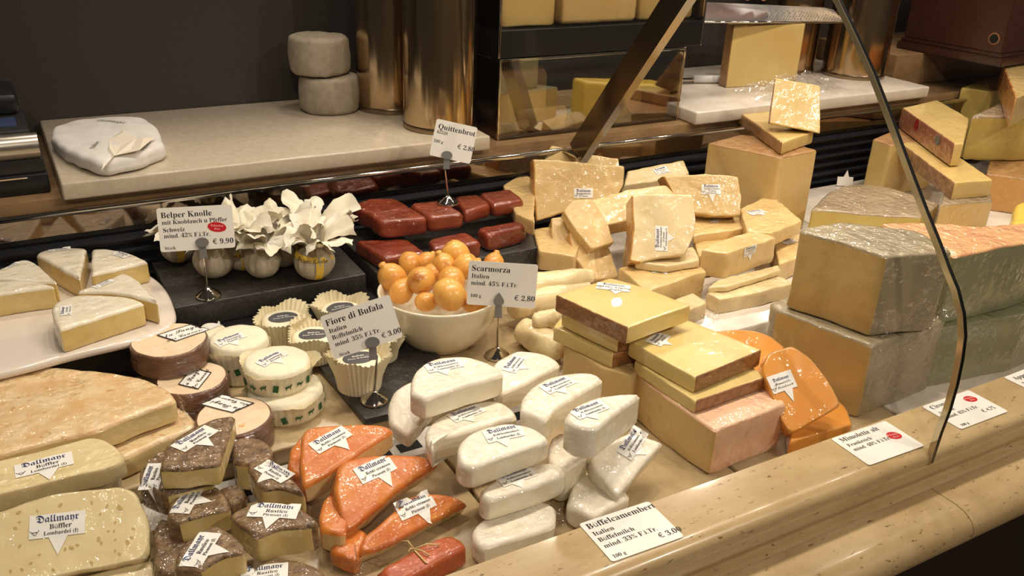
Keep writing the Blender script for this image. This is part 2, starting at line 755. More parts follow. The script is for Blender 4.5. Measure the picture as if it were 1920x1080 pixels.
def sticker_shapes(w, hh, lines, spike=0.42, spike_x=0.5, spike_w=0.17, cow=True, diamond=False, hand=False, corner=0.0):
    """2D shapes of a sticker, centred: paper polygons and inked polygons"""
    paper, ink, ink2 = [], [], []
    nx, ny = 10, 4

    def grid(x0, x1, y0, y1):
        for i in range(nx):
            for j in range(ny):
                a, b = x0 + (x1 - x0) * i / nx, x0 + (x1 - x0) * (i + 1) / nx
                c, d = y0 + (y1 - y0) * j / ny, y0 + (y1 - y0) * (j + 1) / ny
                paper.append([(a, c), (b, c), (b, d), (a, d)])
    if diamond:
        # sheared parallelogram with a dark frame
        sh = diamond

        def Q(a, b, k):
            return ((a * w / 2 + b * sh * hh / 2) * k, b * hh / 2 * k)
        kk = 6
        for i in range(kk):
            for j in range(kk):
                g = lambda x: -1 + 2 * x / kk
                paper.append([Q(g(i), g(j), 1), Q(g(i + 1), g(j), 1), Q(g(i + 1), g(j + 1), 1), Q(g(i), g(j + 1), 1)])
        cs = [(-1, -1), (1, -1), (1, 1), (-1, 1)]
        for i in range(4):
            a, b = cs[i], cs[(i + 1) % 4]
            for t in range(6):
                p = (a[0] + (b[0] - a[0]) * t / 6, a[1] + (b[1] - a[1]) * t / 6)
                q = (a[0] + (b[0] - a[0]) * (t + 1) / 6, a[1] + (b[1] - a[1]) * (t + 1) / 6)
                ink2.append([Q(*p, 1), Q(*q, 1), Q(*q, .91), Q(*p, .91)])
    else:
        grid(-w / 2, w / 2, -hh / 2, hh / 2)
        if spike:
            sx = -w / 2 + w * spike_x
            K = 4
            for j in range(K):
                a, b = j / K, (j + 1) / K
                wa, wb = w * spike_w * (1 - a), w * spike_w * (1 - b)
                ya, yb = -hh / 2 - spike * w * a, -hh / 2 - spike * w * b
                paper.append([(sx - wa, ya), (sx - wb, yb), (sx + wb, yb), (sx + wa, ya)] if wb > 1e-9 else [(sx - wa, ya), (sx, yb), (sx + wa, ya)])
    for ln in lines:
        t, sty, size, x, y = ln[:5]
        tgt = ink if (len(ln) > 5 and ln[5] == 'b') else ink2
        v, f = text2d(t, sty)
        if not v:
            continue
        mx = (min(p[0] for p in v) + max(p[0] for p in v)) / 2 if len(ln) < 7 else 0
        for q in f:
            tgt.append([((v[i][0] - mx) * size + x, (v[i][1] - 0.33) * size + y) for i in q])
    if cow:
        s_, cx, cy = hh * 0.17, -w * 0.405, -hh * 0.26
        for pl in COWL:
            for i in range(len(pl) - 1):
                a, b = Vector(pl[i]), Vector(pl[i + 1])
                d = (b - a)
                if d.length < 1e-6:
                    continue
                nn = Vector((-d.y, d.x)).normalized() * 0.055
                ink2.append([tuple(Vector((cx, cy)) + (p * s_)) for p in (a - nn, b - nn, b + nn, a + nn)])
    return paper, ink, ink2


def put_sticker(pc, shapes, O, U, N, mats, name='label', label=None, lift=0.0009, parent=None):
    U = (U - N * U.dot(N)).normalized()
    V = N.cross(U)
    verts, faces, fm = [], [], []

    def place(q, off):
        p = O + U * q[0] + V * q[1]
        if pc is not None:
            h = pc.bvh.ray_cast(p + N * 0.025, -N, 0.06)
            if h[0] is not None:
                return h[0] + N * off
        return p + N * off
    cache = {}
    for mi, (polys, off) in enumerate(((shapes[0], lift), (shapes[1], lift + 0.0005), (shapes[2], lift + 0.0005))):
        for pl in polys:
            ix = []
            for q in pl:
                k = (round(q[0], 6), round(q[1], 6), mi)
                if k not in cache:
                    cache[k] = len(verts)
                    verts.append(place(q, off))
                ix.append(cache[k])
            if len(set(ix)) >= 3:
                faces.append(tuple(ix))
                fm.append(mi)
    o = mesh_obj(name, verts, faces, mats, parent=parent or pc.root, fmat=fm, smooth=False, origin=ORG[(parent or pc.root).name])
    if label:
        o['label'] = label
    return o


def sticker(pc, c, xdir, w, lines, hh=None, mats=None, **k):
    """c, xdir: photo pixels of the sticker's centre and of a point along its text"""
    O, nn = hit(pc, *c)
    X, _ = hit(pc, *xdir)
    N = nn.lerp(pc.N, 0.3).normalized()
    hh = hh or w * 0.46
    kk = {q: k.pop(q) for q in ('name', 'label', 'lift') if q in k}
    return put_sticker(pc, sticker_shapes(w, hh, lines, **k), O, X - O, N, mats or LABEL_MATS, **kk)


def shop(w, a, b, c=None):
    """the shop's printed sticker text"""
    s = w / 0.05
    L = [('Dallmayr', 'f', 0.0098 * s, 0.0, 0.0068 * s, 'b'), (a, 's', 0.0068 * s * min(1, 10.5 / len(a)), 0.003 * s, -0.0012 * s)]
    if b:
        L.append((b, 's', 0.0052 * s, 0.0035 * s, -0.0074 * s))
    return L


def hand_lab(w, a, b):
    s = w / 0.05
    return [('Dallmayr', 'f', 0.0085 * s, 0.0, 0.0068 * s, 'b'), (a, 'h', 0.0075 * s, 0, -0.001 * s), (b, 'h', 0.0068 * s, 0.003 * s, -0.0085 * s)]


def wheel(name, label, cat, c, R, z0, h, mats, group=None, tilt=None, r=0.004, amp=0.0007, dome=0.0, seg=48, parts=True, bulge=0.0):
    """round cheese: c world (x, y) of its axis"""
    pts = [(c[0] + R * cos(2 * pi * k / 12), c[1] + R * sin(2 * pi * k / 12), z0 + h, 1) for k in range(12)]
    return piece(name, label, cat, None, mats[0], mats[1], world=pts, h=h, z0=z0, z1=z0 + h, rsides='all', r=r, amp=amp, dome=dome, group=group, bulge=bulge)

# ------------------------------------------------------------------ surfaces
DZ = -0.045          # top of the stone trays in the case
SHELF = 0.203        # top of the work slabs at the back
PLINTH = 0.172
travertine = mat('travertine', (192, 167, 124), (170, 142, 98), vscale=9, rough=0.28, coat=0.25, spots=(104, 78, 46), sscale=95, sthr=0.62, bump=0.05, bscale=60, stretch=(0.6, 1.6, 1.6))
brown_marble = mat('brown_marble', (150, 120, 84), (112, 86, 58), vscale=6, rough=0.22, coat=0.2, spots=(70, 50, 32), sscale=50, sthr=0.7, stretch=(1, 2, 2))
quartz = mat('pale_quartz', (200, 187, 166), (188, 173, 150), vscale=90, rough=0.22, spots=(176, 160, 136), sscale=240, sthr=0.64)
white_marble = mat('white_marble', (222, 212, 198), (200, 188, 172), vscale=14, rough=0.2)
tray_stone = mat('tray_stone', (184, 162, 124), (164, 142, 104), vscale=20, rough=0.25, spots=(150, 122, 84), sscale=90, sthr=0.68)
slate = mat('dark_slate', (44, 41, 38), (62, 58, 53), vscale=160, rough=0.42, spots=(112, 106, 96), sscale=260, sthr=0.6, bump=0.1)
black_metal = mat('black_metal', (20, 20, 22), rough=0.35)
louver_metal = mat('louver_metal', (26, 27, 32), rough=0.3, coat=0.2)
wall_paint = mat('dark_wall_paint', (58, 50, 45), (51, 44, 40), vscale=240, rough=0.75)
cab_wood = mat('dark_cabinet_wood', (26, 18, 14), rough=0.5)
red_wood = mat('red_brown_wood', (74, 40, 28), (58, 30, 21), vscale=20, rough=0.3, coat=0.3, stretch=(1, 6, 6))
chrome = mat('chrome', (222, 216, 208), rough=0.08, metal=1.0)
mirror_strip = mat('polished_strip', (140, 126, 114), rough=0.06, metal=1.0)
can_steel = mat('canister_steel', (196, 172, 138), rough=0.16, metal=1.0, bump=0.06, bscale=18, stretch=(1, 1, 0.03))
clip_steel = mat('clip_satin_steel', (150, 148, 146), rough=0.42, metal=0.7)
strut_steel = mat('strut_steel', (150, 138, 120), rough=0.17, metal=1.0, bump=0.04, bscale=40)
paper_white = mat('label_paper', (238, 235, 228), rough=0.55, coat=0.3, coat_rough=0.1)
navy_ink = mat('navy_ink', (28, 36, 92), rough=0.6)
black_ink = mat('black_ink', (22, 20, 22), rough=0.6)
card_plastic = mat('price_card_plastic', (236, 232, 224), rough=0.3)
red_ink = mat('red_ink', (200, 24, 34), rough=0.4)
LABEL_MATS = [paper_white, navy_ink, black_ink]
DIAMOND_MATS = [paper_white, mat('dark_brown_ink', (44, 24, 18), rough=0.6), mat('dark_brown_ink', (44, 24, 18))]

# ------------------------------------------------------------------ the setting
def quad(name, a, b, c, d, m, **k):
    return struct(name, [a, b, c, d], [(0, 1, 2, 3)], m, smooth=False, **k)


m = MB(); m.box((-1.2, 2.045, -1.0), (2.75, 2.12, 1.6)); m.obj('wall_back', wall_paint, smooth=False)['kind'] = 'structure'
m = MB(); m.box((-1.2, -1.2, -1.05), (4.2, 2.6, -1.0)); m.obj('floor', mat('floor_stone', (96, 78, 60), (80, 64, 48), vscale=5, rough=0.4), smooth=False)['kind'] = 'structure'
m = MB(); m.box((2.75, 2.3, -1.0), (4.2, 2.4, 1.6)); m.obj('wall_right', mat('far_brown_wall', (66, 42, 30), (54, 34, 25), vscale=8, rough=0.5), smooth=False)['kind'] = 'structure'

# front ledge, one long moulded stone
LEDGE = [(0.689, -0.05), (0.689, -0.002), (0.687, 0.0), (0.622, 0.0), (0.613, -0.0015), (0.607, -0.005), (0.603, -0.010), (0.6015, -0.016), (0.6015, -0.0205), (0.6035, -0.0215), (0.6035, -0.0235),
         (0.600, -0.0245), (0.600, -0.038), (0.602, -0.046), (0.607, -0.052), (0.612, -0.056), (0.612, -0.062), (0.603, -0.064), (0.600, -0.0685)]
m = MB(); m.sweep(LEDGE[::-1], -0.6, 3.4, nx=1)
o = m.obj('stone_ledge', travertine, sharp=40); tag(o, 'polished cream travertine ledge with rounded nose along the front of the display case', 'ledge', kind='structure')
# lower counter edge, two lengths with a joint
LOW = [(0.66, -0.0695), (0.56, -0.0695), (0.548, -0.0715), (0.540, -0.075), (0.532, -0.081), (0.527, -0.090), (0.527, -0.104), (0.532, -0.112), (0.545, -0.116), (0.66, -0.116)]
jx = 1.052
for nm, xa, xb, lb in (('lower_stone_edge', -0.6, jx - 0.0007, 'lower travertine edge slab with rounded nose, left of the joint'), ('lower_stone_edge', jx + 0.0007, 3.4, 'lower travertine edge slab with rounded nose, right of the joint')):
    m = MB(); m.sweep(LOW[::-1], xa, xb)
    n = len(LOW); m.f.append(tuple(range(n))); m.m.append(0); m.f.append(tuple(range(2 * n - 1, n - 1, -1))); m.m.append(0)
    tag(m.obj(nm, travertine, sharp=40), lb, 'ledge', kind='structure')
m = MB(); m.box((-0.6, 0.565, -1.0), (3.4, 0.62, -0.114)); o = m.obj('cabinet_front', cab_wood, smooth=False); o['kind'] = 'structure'
# case floor
m = MB(); m.box((-0.6, 0.685, -0.10), (3.4, 1.62, -0.068)); o = m.obj('case_floor', mat('case_floor_steel', (150, 142, 130), rough=0.35, metal=0.6), smooth=False); o['kind'] = 'structure'


def slab(name, label, lo, hi, mt, cat='tray', bev=0.003, group=None):
    m = MB(); m.box(lo, hi, bev=bev)
    return tag(m.obj(name, mt, origin=((lo[0] + hi[0]) / 2, (lo[1] + hi[1]) / 2, lo[2]), sharp=50), label, cat, group)


TB = -0.0675
DB = -0.03           # top of the back row of trays
slab('stone_tray', 'beige stone tray under the pepper-rind and orange cheeses at the front left', (-0.35, 0.70, TB), (0.452, 0.965, DZ), tray_stone)
slab('stone_tray', 'beige stone tray under the white half camemberts', (0.457, 0.70, TB), (0.80, 0.965, DZ), tray_stone)
slab('stone_tray', 'beige stone tray under the pink-topped wrapped block', (0.805, 0.70, TB), (1.13, 0.965, DZ), tray_stone)
slab('stone_tray', 'white marble tray under the big grey-rind wheel sections', (1.135, 0.70, TB), (3.1, 0.965, DZ), white_marble)
slab('stone_tray', 'beige stone tray under the bark-bound and cow-paper cheeses', (-0.35, 1.04, TB), (0.80, 1.325, DB), tray_stone)
slab('stone_tray', 'white marble tray under the parmesan pile', (0.805, 1.04, TB), (1.62, 1.58, DB), white_marble)
slab('stone_tray', 'white marble tray at the back right below the black louvres', (1.625, 1.04, TB), (3.1, 1.58, DB), white_marble)
slab('black_riser', 'black step at the back carrying the two slate slabs', (0.182, 1.335, TB), (0.80, 1.59, 0.004), black_metal, 'riser')
slab('black_riser', 'higher black step at the back left under the white platter', (-0.5, 1.335, TB), (0.178, 1.59, 0.0425), black_metal, 'riser')
slab('slate_slab', 'dark speckled slate slab under the paper-wrapped cheese balls', (0.187, 1.385, 0.0045), (0.512, 1.588, 0.045), slate, 'slab', bev=.002)
slab('slate_slab', 'dark slate slab under the red quince blocks', (0.53, 1.365, 0.0045), (0.90, 1.588, 0.045), slate, 'slab', bev=.002)
# slotted drain strip between the front and back trays
m = MB(); m.box((-0.5, 0.968, -0.0675), (3.1, 1.037, -0.056))
go = m.obj('drain_grille', mat('grille_enamel', (206, 200, 190), rough=0.3), smooth=False, origin=(1.18, 1.0, -0.0675)); tag(go, 'white drain strip with dark slots running between the front and back trays', 'grille')
for k in range(32):
    m = MB(); x = 0.18 + k * 0.046
    m.box((x, 0.992, -0.0562), (x + 0.034, 1.012, -0.0554), bev=0.0)
    m.obj('slot', mat('slot_dark', (10, 9, 9), rough=0.8), parent=go, smooth=False)

# back of the case: louvres, polished strip, rail, marble plinth
m = MB(); m.box((-0.6, 1.615, -0.10), (3.4, 1.66, 0.15)); m.obj('case_back', black_metal, smooth=False)['kind'] = 'structure'
lv = empty('air_louvre', (1.0, 1.61, -0.05)); tag(lv, 'black horizontal air louvres along the back of the case', 'louvre', kind='structure')
for k in range(7):
    z = -0.052 + k * 0.0235
    m = MB(); m.sweep([(1.612, z + 0.006), (1.598, z), (1.598, z + 0.003), (1.612, z + 0.0105)], -0.6, 3.4)
    m.obj('louvre_blade', louver_metal, parent=lv, smooth=False)
m = MB(); m.box((-0.6, 1.604, 0.112), (3.4, 1.615, 0.147), bev=0.001); o = m.obj('trim_1', mirror_strip, smooth=False); o['kind'] = 'structure'
m = MB(); m.tube([(-0.6, 1.6, 0.1535), (3.4, 1.6, 0.1535)], 0.0045, seg=10); m.box((-0.6, 1.6, 0.147), (3.4, 1.64, 0.1525))
o = m.obj('steel_rail', chrome); tag(o, 'thin polished steel rail below the back work slabs', 'rail', kind='structure')
m = MB(); m.box((-0.6, 1.622, 0.15), (2.6, 2.05, PLINTH), bev=0.002); m.box((2.6, 1.622, 0.15), (4.2, 2.3, PLINTH), bev=0.002)
tag(m.obj('marble_plinth', brown_marble, sharp=40, origin=(1, 1.9, .15)), 'brown marble plinth carrying the work slabs and display boxes', 'plinth', kind='structure')
slab('work_slab', 'pale quartz work slab under the canisters and the paper parcel', (0.066, 1.6, PLINTH + .0005), (0.872, 2.043, SHELF), quartz, 'slab', bev=0.004)
slab('work_slab', 'white marble work slab under the large cut cheese and cling film', (1.42, 1.6, PLINTH + .0005), (2.25, 2.043, SHELF), white_marble, 'slab', bev=0.004)
slab('marble_block', 'brown marble block below the dark wooden box at the right', (2.27, 1.74, PLINTH + .0005), (3.3, 2.28, 0.262), brown_marble, 'block', bev=0.003)

# ------------------------------------------------------------------ curved glass front
GP = [(0.600, -0.0205), (0.598, 0.0314), (0.595, 0.07), (0.595, 0.109), (0.5975, 0.145), (0.602, 0.177), (0.612, 0.205), (0.628, 0.232), (0.646, 0.253), (0.668, 0.281), (0.696, 0.314), (0.727, 0.352), (0.758, 0.391),
      (0.79, 0.431), (0.824, 0.4725), (0.862, 0.513), (0.904, 0.556), (0.95, 0.595), (1.0, 0.632), (1.06, 0.668), (1.13, 0.70)]
GX = 1.034
GT = 0.008


def glass(name, label, x0, x1):
    n = len(GP)
    inn = []
    for i, (y, z) in enumerate(GP):
        a = Vector(GP[max(i - 1, 0)]); b = Vector(GP[min(i + 1, n - 1)])
        t = (b - a).normalized()
        inn.append((y + t.y * GT, z - t.x * GT))
    m = MB(); m.sweep(GP, x0, x1)
    o = m.obj(name, pane_mat('front_glass'), origin=((x0 + x1) / 2, 0.6, -0.02))
    return tag(o, label, 'glass')


gl = glass('glass_pane', 'curved clear glass front pane left of the black joint', -0.6, GX - 0.0038)
gl['kind'] = 'structure'
gl = glass('glass_pane', 'curved clear glass front pane right of the black joint', GX + 0.0036, 3.4)
gl['kind'] = 'structure'
# sealing joint between the panes: black seal with a bright polished glass edge
js = empty('glass_joint', (GX, 0.6, -0.02)); tag(js, 'curved black joint with bright polished edge between the two glass panes', 'joint', kind='structure')
for nm, xa, xb, mt, t0, t1 in (('seal', GX - 0.0026, GX + 0.0034, mat('black_seal', (8, 8, 8), rough=0.3, coat=.3), -0.0005, 0.008), ('polished_edge', GX - 0.0037, GX - 0.0027, mat('glass_edge', (190, 176, 140), rough=0.12, metal=0.7), -0.0003, 0.008)):
    m = MB(); n = len(GP)
    a_, b_ = [], []
    for i, (y, z) in enumerate(GP):
        p = Vector(GP[max(i - 1, 0)]); q = Vector(GP[min(i + 1, n - 1)])
        t = (q - p).normalized()
        a_.append((y + t.y * t0, z - t.x * t0)); b_.append((y + t.y * t1, z - t.x * t1))
    m.sweep(a_ + b_[::-1] + a_[:1], xa, xb)
    lp = len(a_) * 2 + 1
    for i in range(n - 1):
        m.f.append((i, i + 1, 2 * n - 2 - i, 2 * n - 1 - i)); m.m.append(0)
        m.f.append((lp + i, lp + 2 * n - 1 - i, lp + 2 * n - 2 - i, lp + i + 1)); m.m.append(0)
    m.obj(nm, mt, parent=js, sharp=40)

# diagonal steel strut carrying the glass
sx = 1.05
st = empty('steel_strut', (sx, 1.57, 0.158)); tag(st, 'polished steel diagonal strut in front of the display boxes', 'strut')
a, b = Vector((0, 1.552, 0.158)), Vector((0, 1.06, 0.79))
d = (b - a).normalized(); nn = Vector((0, d.z, -d.y))
W2 = 0.026
for nm, xa, xb, mt, k0, k1 in (('bar', sx, sx + 0.021, strut_steel, -W2, W2), ('foot_plate', sx - 0.004, sx + 0.03, chrome, -0.03, 0.03)):
    m = MB()
    if nm == 'bar':
        q = [a + nn * k0, a + nn * k1, b + nn * k1, b + nn * k0]
        v = [Vector((xa, p.y, p.z)) for p in q] + [Vector((xb, p.y, p.z)) for p in q]
        m.add(v, [(3, 2, 1, 0), (4, 5, 6, 7), (0, 1, 5, 4), (1, 2, 6, 5), (2, 3, 7, 6), (3, 0, 4, 7)])
    else:
        m.box((xa, 1.53, 0.152), (xb, 1.60, 0.1575), bev=0.001)
    m.obj(nm, mt, parent=st, smooth=False)

# ------------------------------------------------------------------ cheese surfaces
FILM = dict(coat=1.0, film=0.5)
brie_paste = mat('soft_paste', (226, 200, 132), (214, 184, 112), vscale=40, rough=0.4, bump=0.1, bscale=180, coat=0.5, film=0.25)
brie_rind = mat('white_bloom_rind', (236, 228, 208), (228, 214, 184), vscale=50, rough=0.5, bump=0.25, bscale=90, coat=0.8, film=0.35)
wash_rind = mat('pale_washed_rind', (232, 208, 164), (216, 170, 112), vscale=26, rough=0.4, bump=0.5, bscale=110, spots=(202, 156, 92), sscale=55, sthr=0.6, **FILM)
wash_paste = mat('pale_cream_paste', (226, 204, 148), (216, 190, 128), vscale=40, rough=0.4, **FILM)
buff_paste = mat('pale_holey_paste', (232, 213, 164), (222, 200, 146), vscale=22, rough=0.4, bump=0.2, bscale=50, **FILM)
buff_rind = mat('beige_slice_rind', (214, 196, 150), (198, 176, 128), vscale=60, rough=0.5, **FILM)
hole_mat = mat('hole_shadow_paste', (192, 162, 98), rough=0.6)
rust_rind = mat('brown_pepper_rind', (96, 70, 44), (150, 120, 82), vscale=75, rough=0.5, bump=0.9, bscale=220, spots=(48, 34, 22), sscale=170, sthr=0.58, coat=1.0, film=0.75, fscale=60)
rust_paste = mat('ivory_soft_paste', (228, 206, 140), (214, 184, 112), vscale=30, rough=0.4, **FILM)
oran_rind = mat('orange_washed_rind', (214, 130, 52), (198, 100, 34), vscale=24, rough=0.4, bump=0.25, bscale=120, spots=(228, 158, 92), sscale=26, sthr=0.6, coat=1.0, film=0.75, fscale=48)
oran_paste = mat('cream_paste', (230, 206, 150), (220, 188, 120), vscale=30, rough=0.4, **FILM)
camem_rind = mat('white_mould_rind', (240, 232, 214), (232, 220, 196), vscale=40, rough=0.5, bump=0.3, bscale=110, spots=(212, 190, 150), sscale=90, sthr=0.66, coat=1.0, film=0.85, fscale=55)
camem_paste = mat('white_paste', (240, 231, 206), (234, 222, 190), vscale=40, rough=0.42, coat=0.7, film=0.3)
alp_paste = mat('yellow_mountain_paste', (222, 198, 132), (214, 188, 114), vscale=8, rough=0.35, coat=0.8, film=0.06, coat_rough=0.1)
alp_rind = mat('brown_grainy_rind', (158, 106, 56), (118, 76, 40), vscale=110, rough=0.55, bump=0.6, bscale=240, spots=(84, 52, 28), sscale=150, sthr=0.62, coat=0.7, film=0.3)
tan_paste = mat('tan_wrapped_paste', (216, 186, 126), (208, 174, 110), vscale=10, rough=0.4, coat=0.9, film=0.3)
pink_rind = mat('pink_wrapped_rind', (232, 190, 156), (224, 176, 140), vscale=20, rough=0.4, bump=0.3, bscale=120, **FILM)
mimo_paste = mat('bright_orange_paste', (226, 154, 66), (218, 140, 52), vscale=10, rough=0.35, coat=0.8, film=0.25, coat_rough=0.1)
mimo_rind = mat('tan_orange_rind', (206, 152, 84), (186, 128, 66), vscale=60, rough=0.5, bump=0.4, **FILM)
gr_paste = mat('golden_hard_paste', (204, 176, 112), (192, 160, 94), vscale=12, rough=0.35, coat=1, film=0.3, bump=0.08, bscale=60)
gr_rind = mat('grey_wrapped_rind', (168, 152, 120), (140, 126, 98), vscale=14, rough=0.45, bump=0.3, bscale=60, **FILM)
grt_rind = mat('grey_brown_rind', (168, 148, 118), (140, 120, 92), vscale=16, rough=0.45, bump=0.3, bscale=60, coat=1, film=0.8, fscale=35)
gg_rind = mat('grey_green_rind', (150, 148, 112), (132, 130, 98), vscale=12, rough=0.4, bump=0.15, bscale=60, coat=1, film=0.3)
pinktop = mat('pink_tan_rind', (226, 178, 124), (214, 146, 104), vscale=24, rough=0.4, bump=0.4, bscale=70, coat=1, film=0.9, fscale=40)
yg_paste = mat('olive_yellow_paste', (206, 182, 98), (196, 170, 84), vscale=12, rough=0.4, coat=0.8, film=0.3)
com_paste = mat('deep_yellow_paste', (218, 190, 122), (208, 176, 106), vscale=10, rough=0.36, coat=0.7, film=0.1)
com_rind = mat('tan_brown_rind', (176, 134, 84), (150, 108, 62), vscale=40, rough=0.5, bump=0.4, bscale=120, coat=0.6, film=0.3)
com_rind2 = mat('mottled_brown_rind', (138, 98, 64), (186, 146, 102), vscale=50, rough=0.5, bump=0.5, bscale=160, coat=0.5, film=0.3)
parm_paste = mat('straw_grainy_paste', (220, 190, 132), (208, 174, 112), vscale=26, rough=0.45, bump=0.45, bscale=70, coat=0.8, film=0.35)
parm_white = mat('ivory_grainy_paste', (226, 206, 160), (216, 192, 140), vscale=26, rough=0.45, bump=0.45, bscale=70, coat=0.8, film=0.35)
parm_rind = mat('golden_smooth_rind', (206, 152, 82), (190, 134, 66), vscale=30, rough=0.4, coat=0.8, film=0.3)
quince = mat('red_quince_paste', (146, 64, 36), (112, 42, 24), vscale=16, rough=0.3, coat=1.0, film=0.5, sub=0.15)
grey_rind = mat('ash_grey_rind', (170, 158, 138), (152, 138, 118), vscale=60, rough=0.75, bump=0.4, bscale=140, spots=(120, 106, 86), sscale=90, sthr=0.68)
bloom_disc = mat('pinkish_white_rind', (234, 212, 180), (226, 198, 162), vscale=40, rough=0.55, bump=0.4, bscale=150, spots=(220, 170, 110), sscale=28, sthr=0.66, coat=0.3, film=0.2)
bark_band = mat('brown_bark_band', (118, 78, 52), (88, 56, 38), vscale=30, rough=0.5, bump=0.4, bscale=90, coat=1, film=0.5, stretch=(1, 1, 5))
fresh_curd = mat('fresh_white_curd', (240, 232, 206), (232, 222, 190), vscale=30, rough=0.55, bump=0.5, bscale=120)
waxed_paper = mat('waxed_paper', (240, 230, 200), (232, 220, 184), vscale=20, rough=0.4, coat=0.3)
green_ink = mat('green_print', (34, 92, 48), rough=0.5)

G_BRIE, G_RUST, G_OR, G_CAM = 'soft white wedges on the platter', 'pepper-rind wedges at the front', 'orange washed-rind half moons', 'wrapped half camemberts'
G_PARM, G_QUI, G_SCA, G_ALP = 'parmesan pieces in the pile', 'blocks of quince paste', 'smoked scamorze in the bowl', 'yellow mountain cheese slabs'

# ---- white platter with wedges of soft cheese
PT = 0.056
pp_ = [(-70, 560), (60, 470, 1), (190, 478, 1), (290, 520, 1), (327, 575, 1), (318, 612, 1), (245, 640), (150, 660), (20, 695), (-80, 716)]
piece('serving_platter', 'white glossy platter with rounded corner under the soft white wedges', 'platter', pp_, mat('white_porcelain', (226, 214, 200), rough=0.15, coat=0.5), z1=PT, h=0.013, r=0.006, cr=0.02, amp=0)
E_ = ((109, 618), (109, 664))
A = piece('brie_wedge', 'soft white-rind wedge nearest the front of the platter, broad end left', 'cheese', [(109, 618), (97, 592, 1), (102, 566, 1), (143, 552), (208, 553, 1), (245, 558, 1), (271, 567)], brie_paste, brie_rind, z0=PT, edge=E_, rsides=(0, 1, 2), rtop=True, r=0.005, cr=.005, group=G_BRIE, amp=.0009)
HB, ZB = A.h, A.z1
sticker(A, (124, 583), (126, 562), 0.034, shop(.034, 'Grosello', 'Bergamo (I)'), spike=0, mats=LABEL_MATS)
B = piece('brie_wedge', 'soft white-rind wedge behind the front one, broad end right', 'cheese', [(142, 546), (185, 530), (229, 511), (247, 516, 1), (275, 540, 1), (295, 566), (264, 558, 1), (206, 547, 1)], brie_paste, brie_rind, z1=ZB, h=HB, rsides=(2, 3, 4), rtop=True, r=.005, cr=.005, group=G_BRIE, amp=.0009)
sticker(B, (193, 532), (213, 524), 0.034, shop(.034, 'Grosello', 'Bergamo (I)'), spike=0)
Cc = piece('brie_wedge', 'soft white-rind wedge at the back right of the platter, beside the black slate', 'cheese', [(170, 515), (172, 466), (192, 465, 1), (231, 471, 1), (279, 489)], brie_paste, brie_rind, z1=ZB, h=HB, rsides=(1, 2, 3), rtop=True, r=.005, cr=.005, group=G_BRIE, amp=.0009)
sticker(Cc, (226, 478), (238, 482), 0.034, shop(.034, 'Grosello', 'Bergamo (I)'), spike=0)
Dd = piece('brie_wedge', 'soft white-rind wedge at the middle back, point toward the viewer', 'cheese', [(149, 522), (66, 476), (81, 468, 1), (130, 463, 1), (163, 465)], brie_paste, brie_rind, z1=ZB, h=HB, rsides=(1, 2, 3), rtop=True, r=.005, cr=.005, group=G_BRIE, amp=.0009)
sticker(Dd, (112, 468), (130, 466), 0.034, shop(.034, 'Grosello', 'Bergamo (I)'), spike=0)
Ee = piece('brie_wedge', 'soft white-rind wedge at the back left, running out of the picture', 'cheese', [(108, 528), (-60, 519), (-40, 510, 1), (0, 505, 1), (28, 489, 1), (51, 485, 1), (70, 495)], brie_paste, brie_rind, z1=ZB, h=HB, rsides=(2, 3, 4, 5), rtop=True, r=.005, cr=.005, group=G_BRIE, amp=.0009)
sticker(Ee, (18, 499), (34, 492), 0.034, shop(.034, 'Grosello', 'Bergamo (I)'), spike=0)
Ff = piece('brie_wedge', 'soft white-rind wedge with a broad pale cut face at the left edge', 'cheese', [(104, 535), (50, 542), (0, 550), (-70, 562), (-90, 538), (-60, 529), (0, 526), (60, 527)], brie_paste, brie_rind, z1=ZB, h=HB, rsides=(3, 4), rtop=True, r=.005, cr=.005, group=G_BRIE, amp=.0009)

# ---- big washed-rind half wheels, one on the other
b2 = piece('soft_half_wheel', 'lower large pale washed-rind half wheel, mostly hidden under its twin', 'cheese', [(232, 856), (336, 812), (372, 800), (352, 772, 1), (300, 745, 1), (200, 735, 1), (60, 745, 1), (-80, 770), (-80, 960), (120, 892)], wash_paste, wash_rind, z1=DB + .034, h=.0335, rsides=(2, 3, 4, 5, 6), rtop=True, r=.006, amp=.0012)
b1 = piece('soft_half_wheel', 'large pale washed-rind half wheel with ridged top at the left', 'cheese', [(331, 748), (243, 782), (174, 810), (127, 818), (0, 851), (-90, 874), (-110, 700), (0, 694, 1), (53, 687, 1), (162, 692, 1), (231, 701, 1), (278, 711, 1), (315, 730, 1)], wash_paste, wash_rind, z1=DB + .034 + .0375, h=.035, rsides=(6, 7, 8, 9, 10, 11, 12), rtop=True, r=.006, cr=.008, amp=.0016, fr=45)

# ---- Bueffler slices
k1 = piece('holey_slice', 'flat pale half-oval slice with a shop sticker lying at the left front', 'cheese', [(0, 863), (93, 841), (162, 822), (185, 821, 1), (209, 832, 1), (228, 849, 1), (231, 862, 1), (192, 880), (128, 894), (0, 926), (-90, 948), (-90, 884)], buff_paste, buff_rind, z1=0.042, h=0.024, rsides=(2, 3, 4, 5, 6, 7, 8, 9), r=.002, cr=.003, amp=.0006)
k4 = piece('holey_slice', 'lower pale slice under the flat stickered one, only a shaded edge showing', 'cheese', [(-60, 905), (93, 880), (170, 866), (212, 864, 1), (222, 874, 1), (185, 890), (0, 935), (-60, 950)], buff_paste, buff_rind, z1=.0165, h=.046, rsides='all', r=.003, amp=.0006)
sticker(k1, (83, 872), (115, 864), 0.062, shop(.062, 'Büffler', 'Lombardei (I)'), spike=.33, spike_x=.55, label='white shop sticker with a cow head, printed Büffler')
nb = nrm(-8, 52)
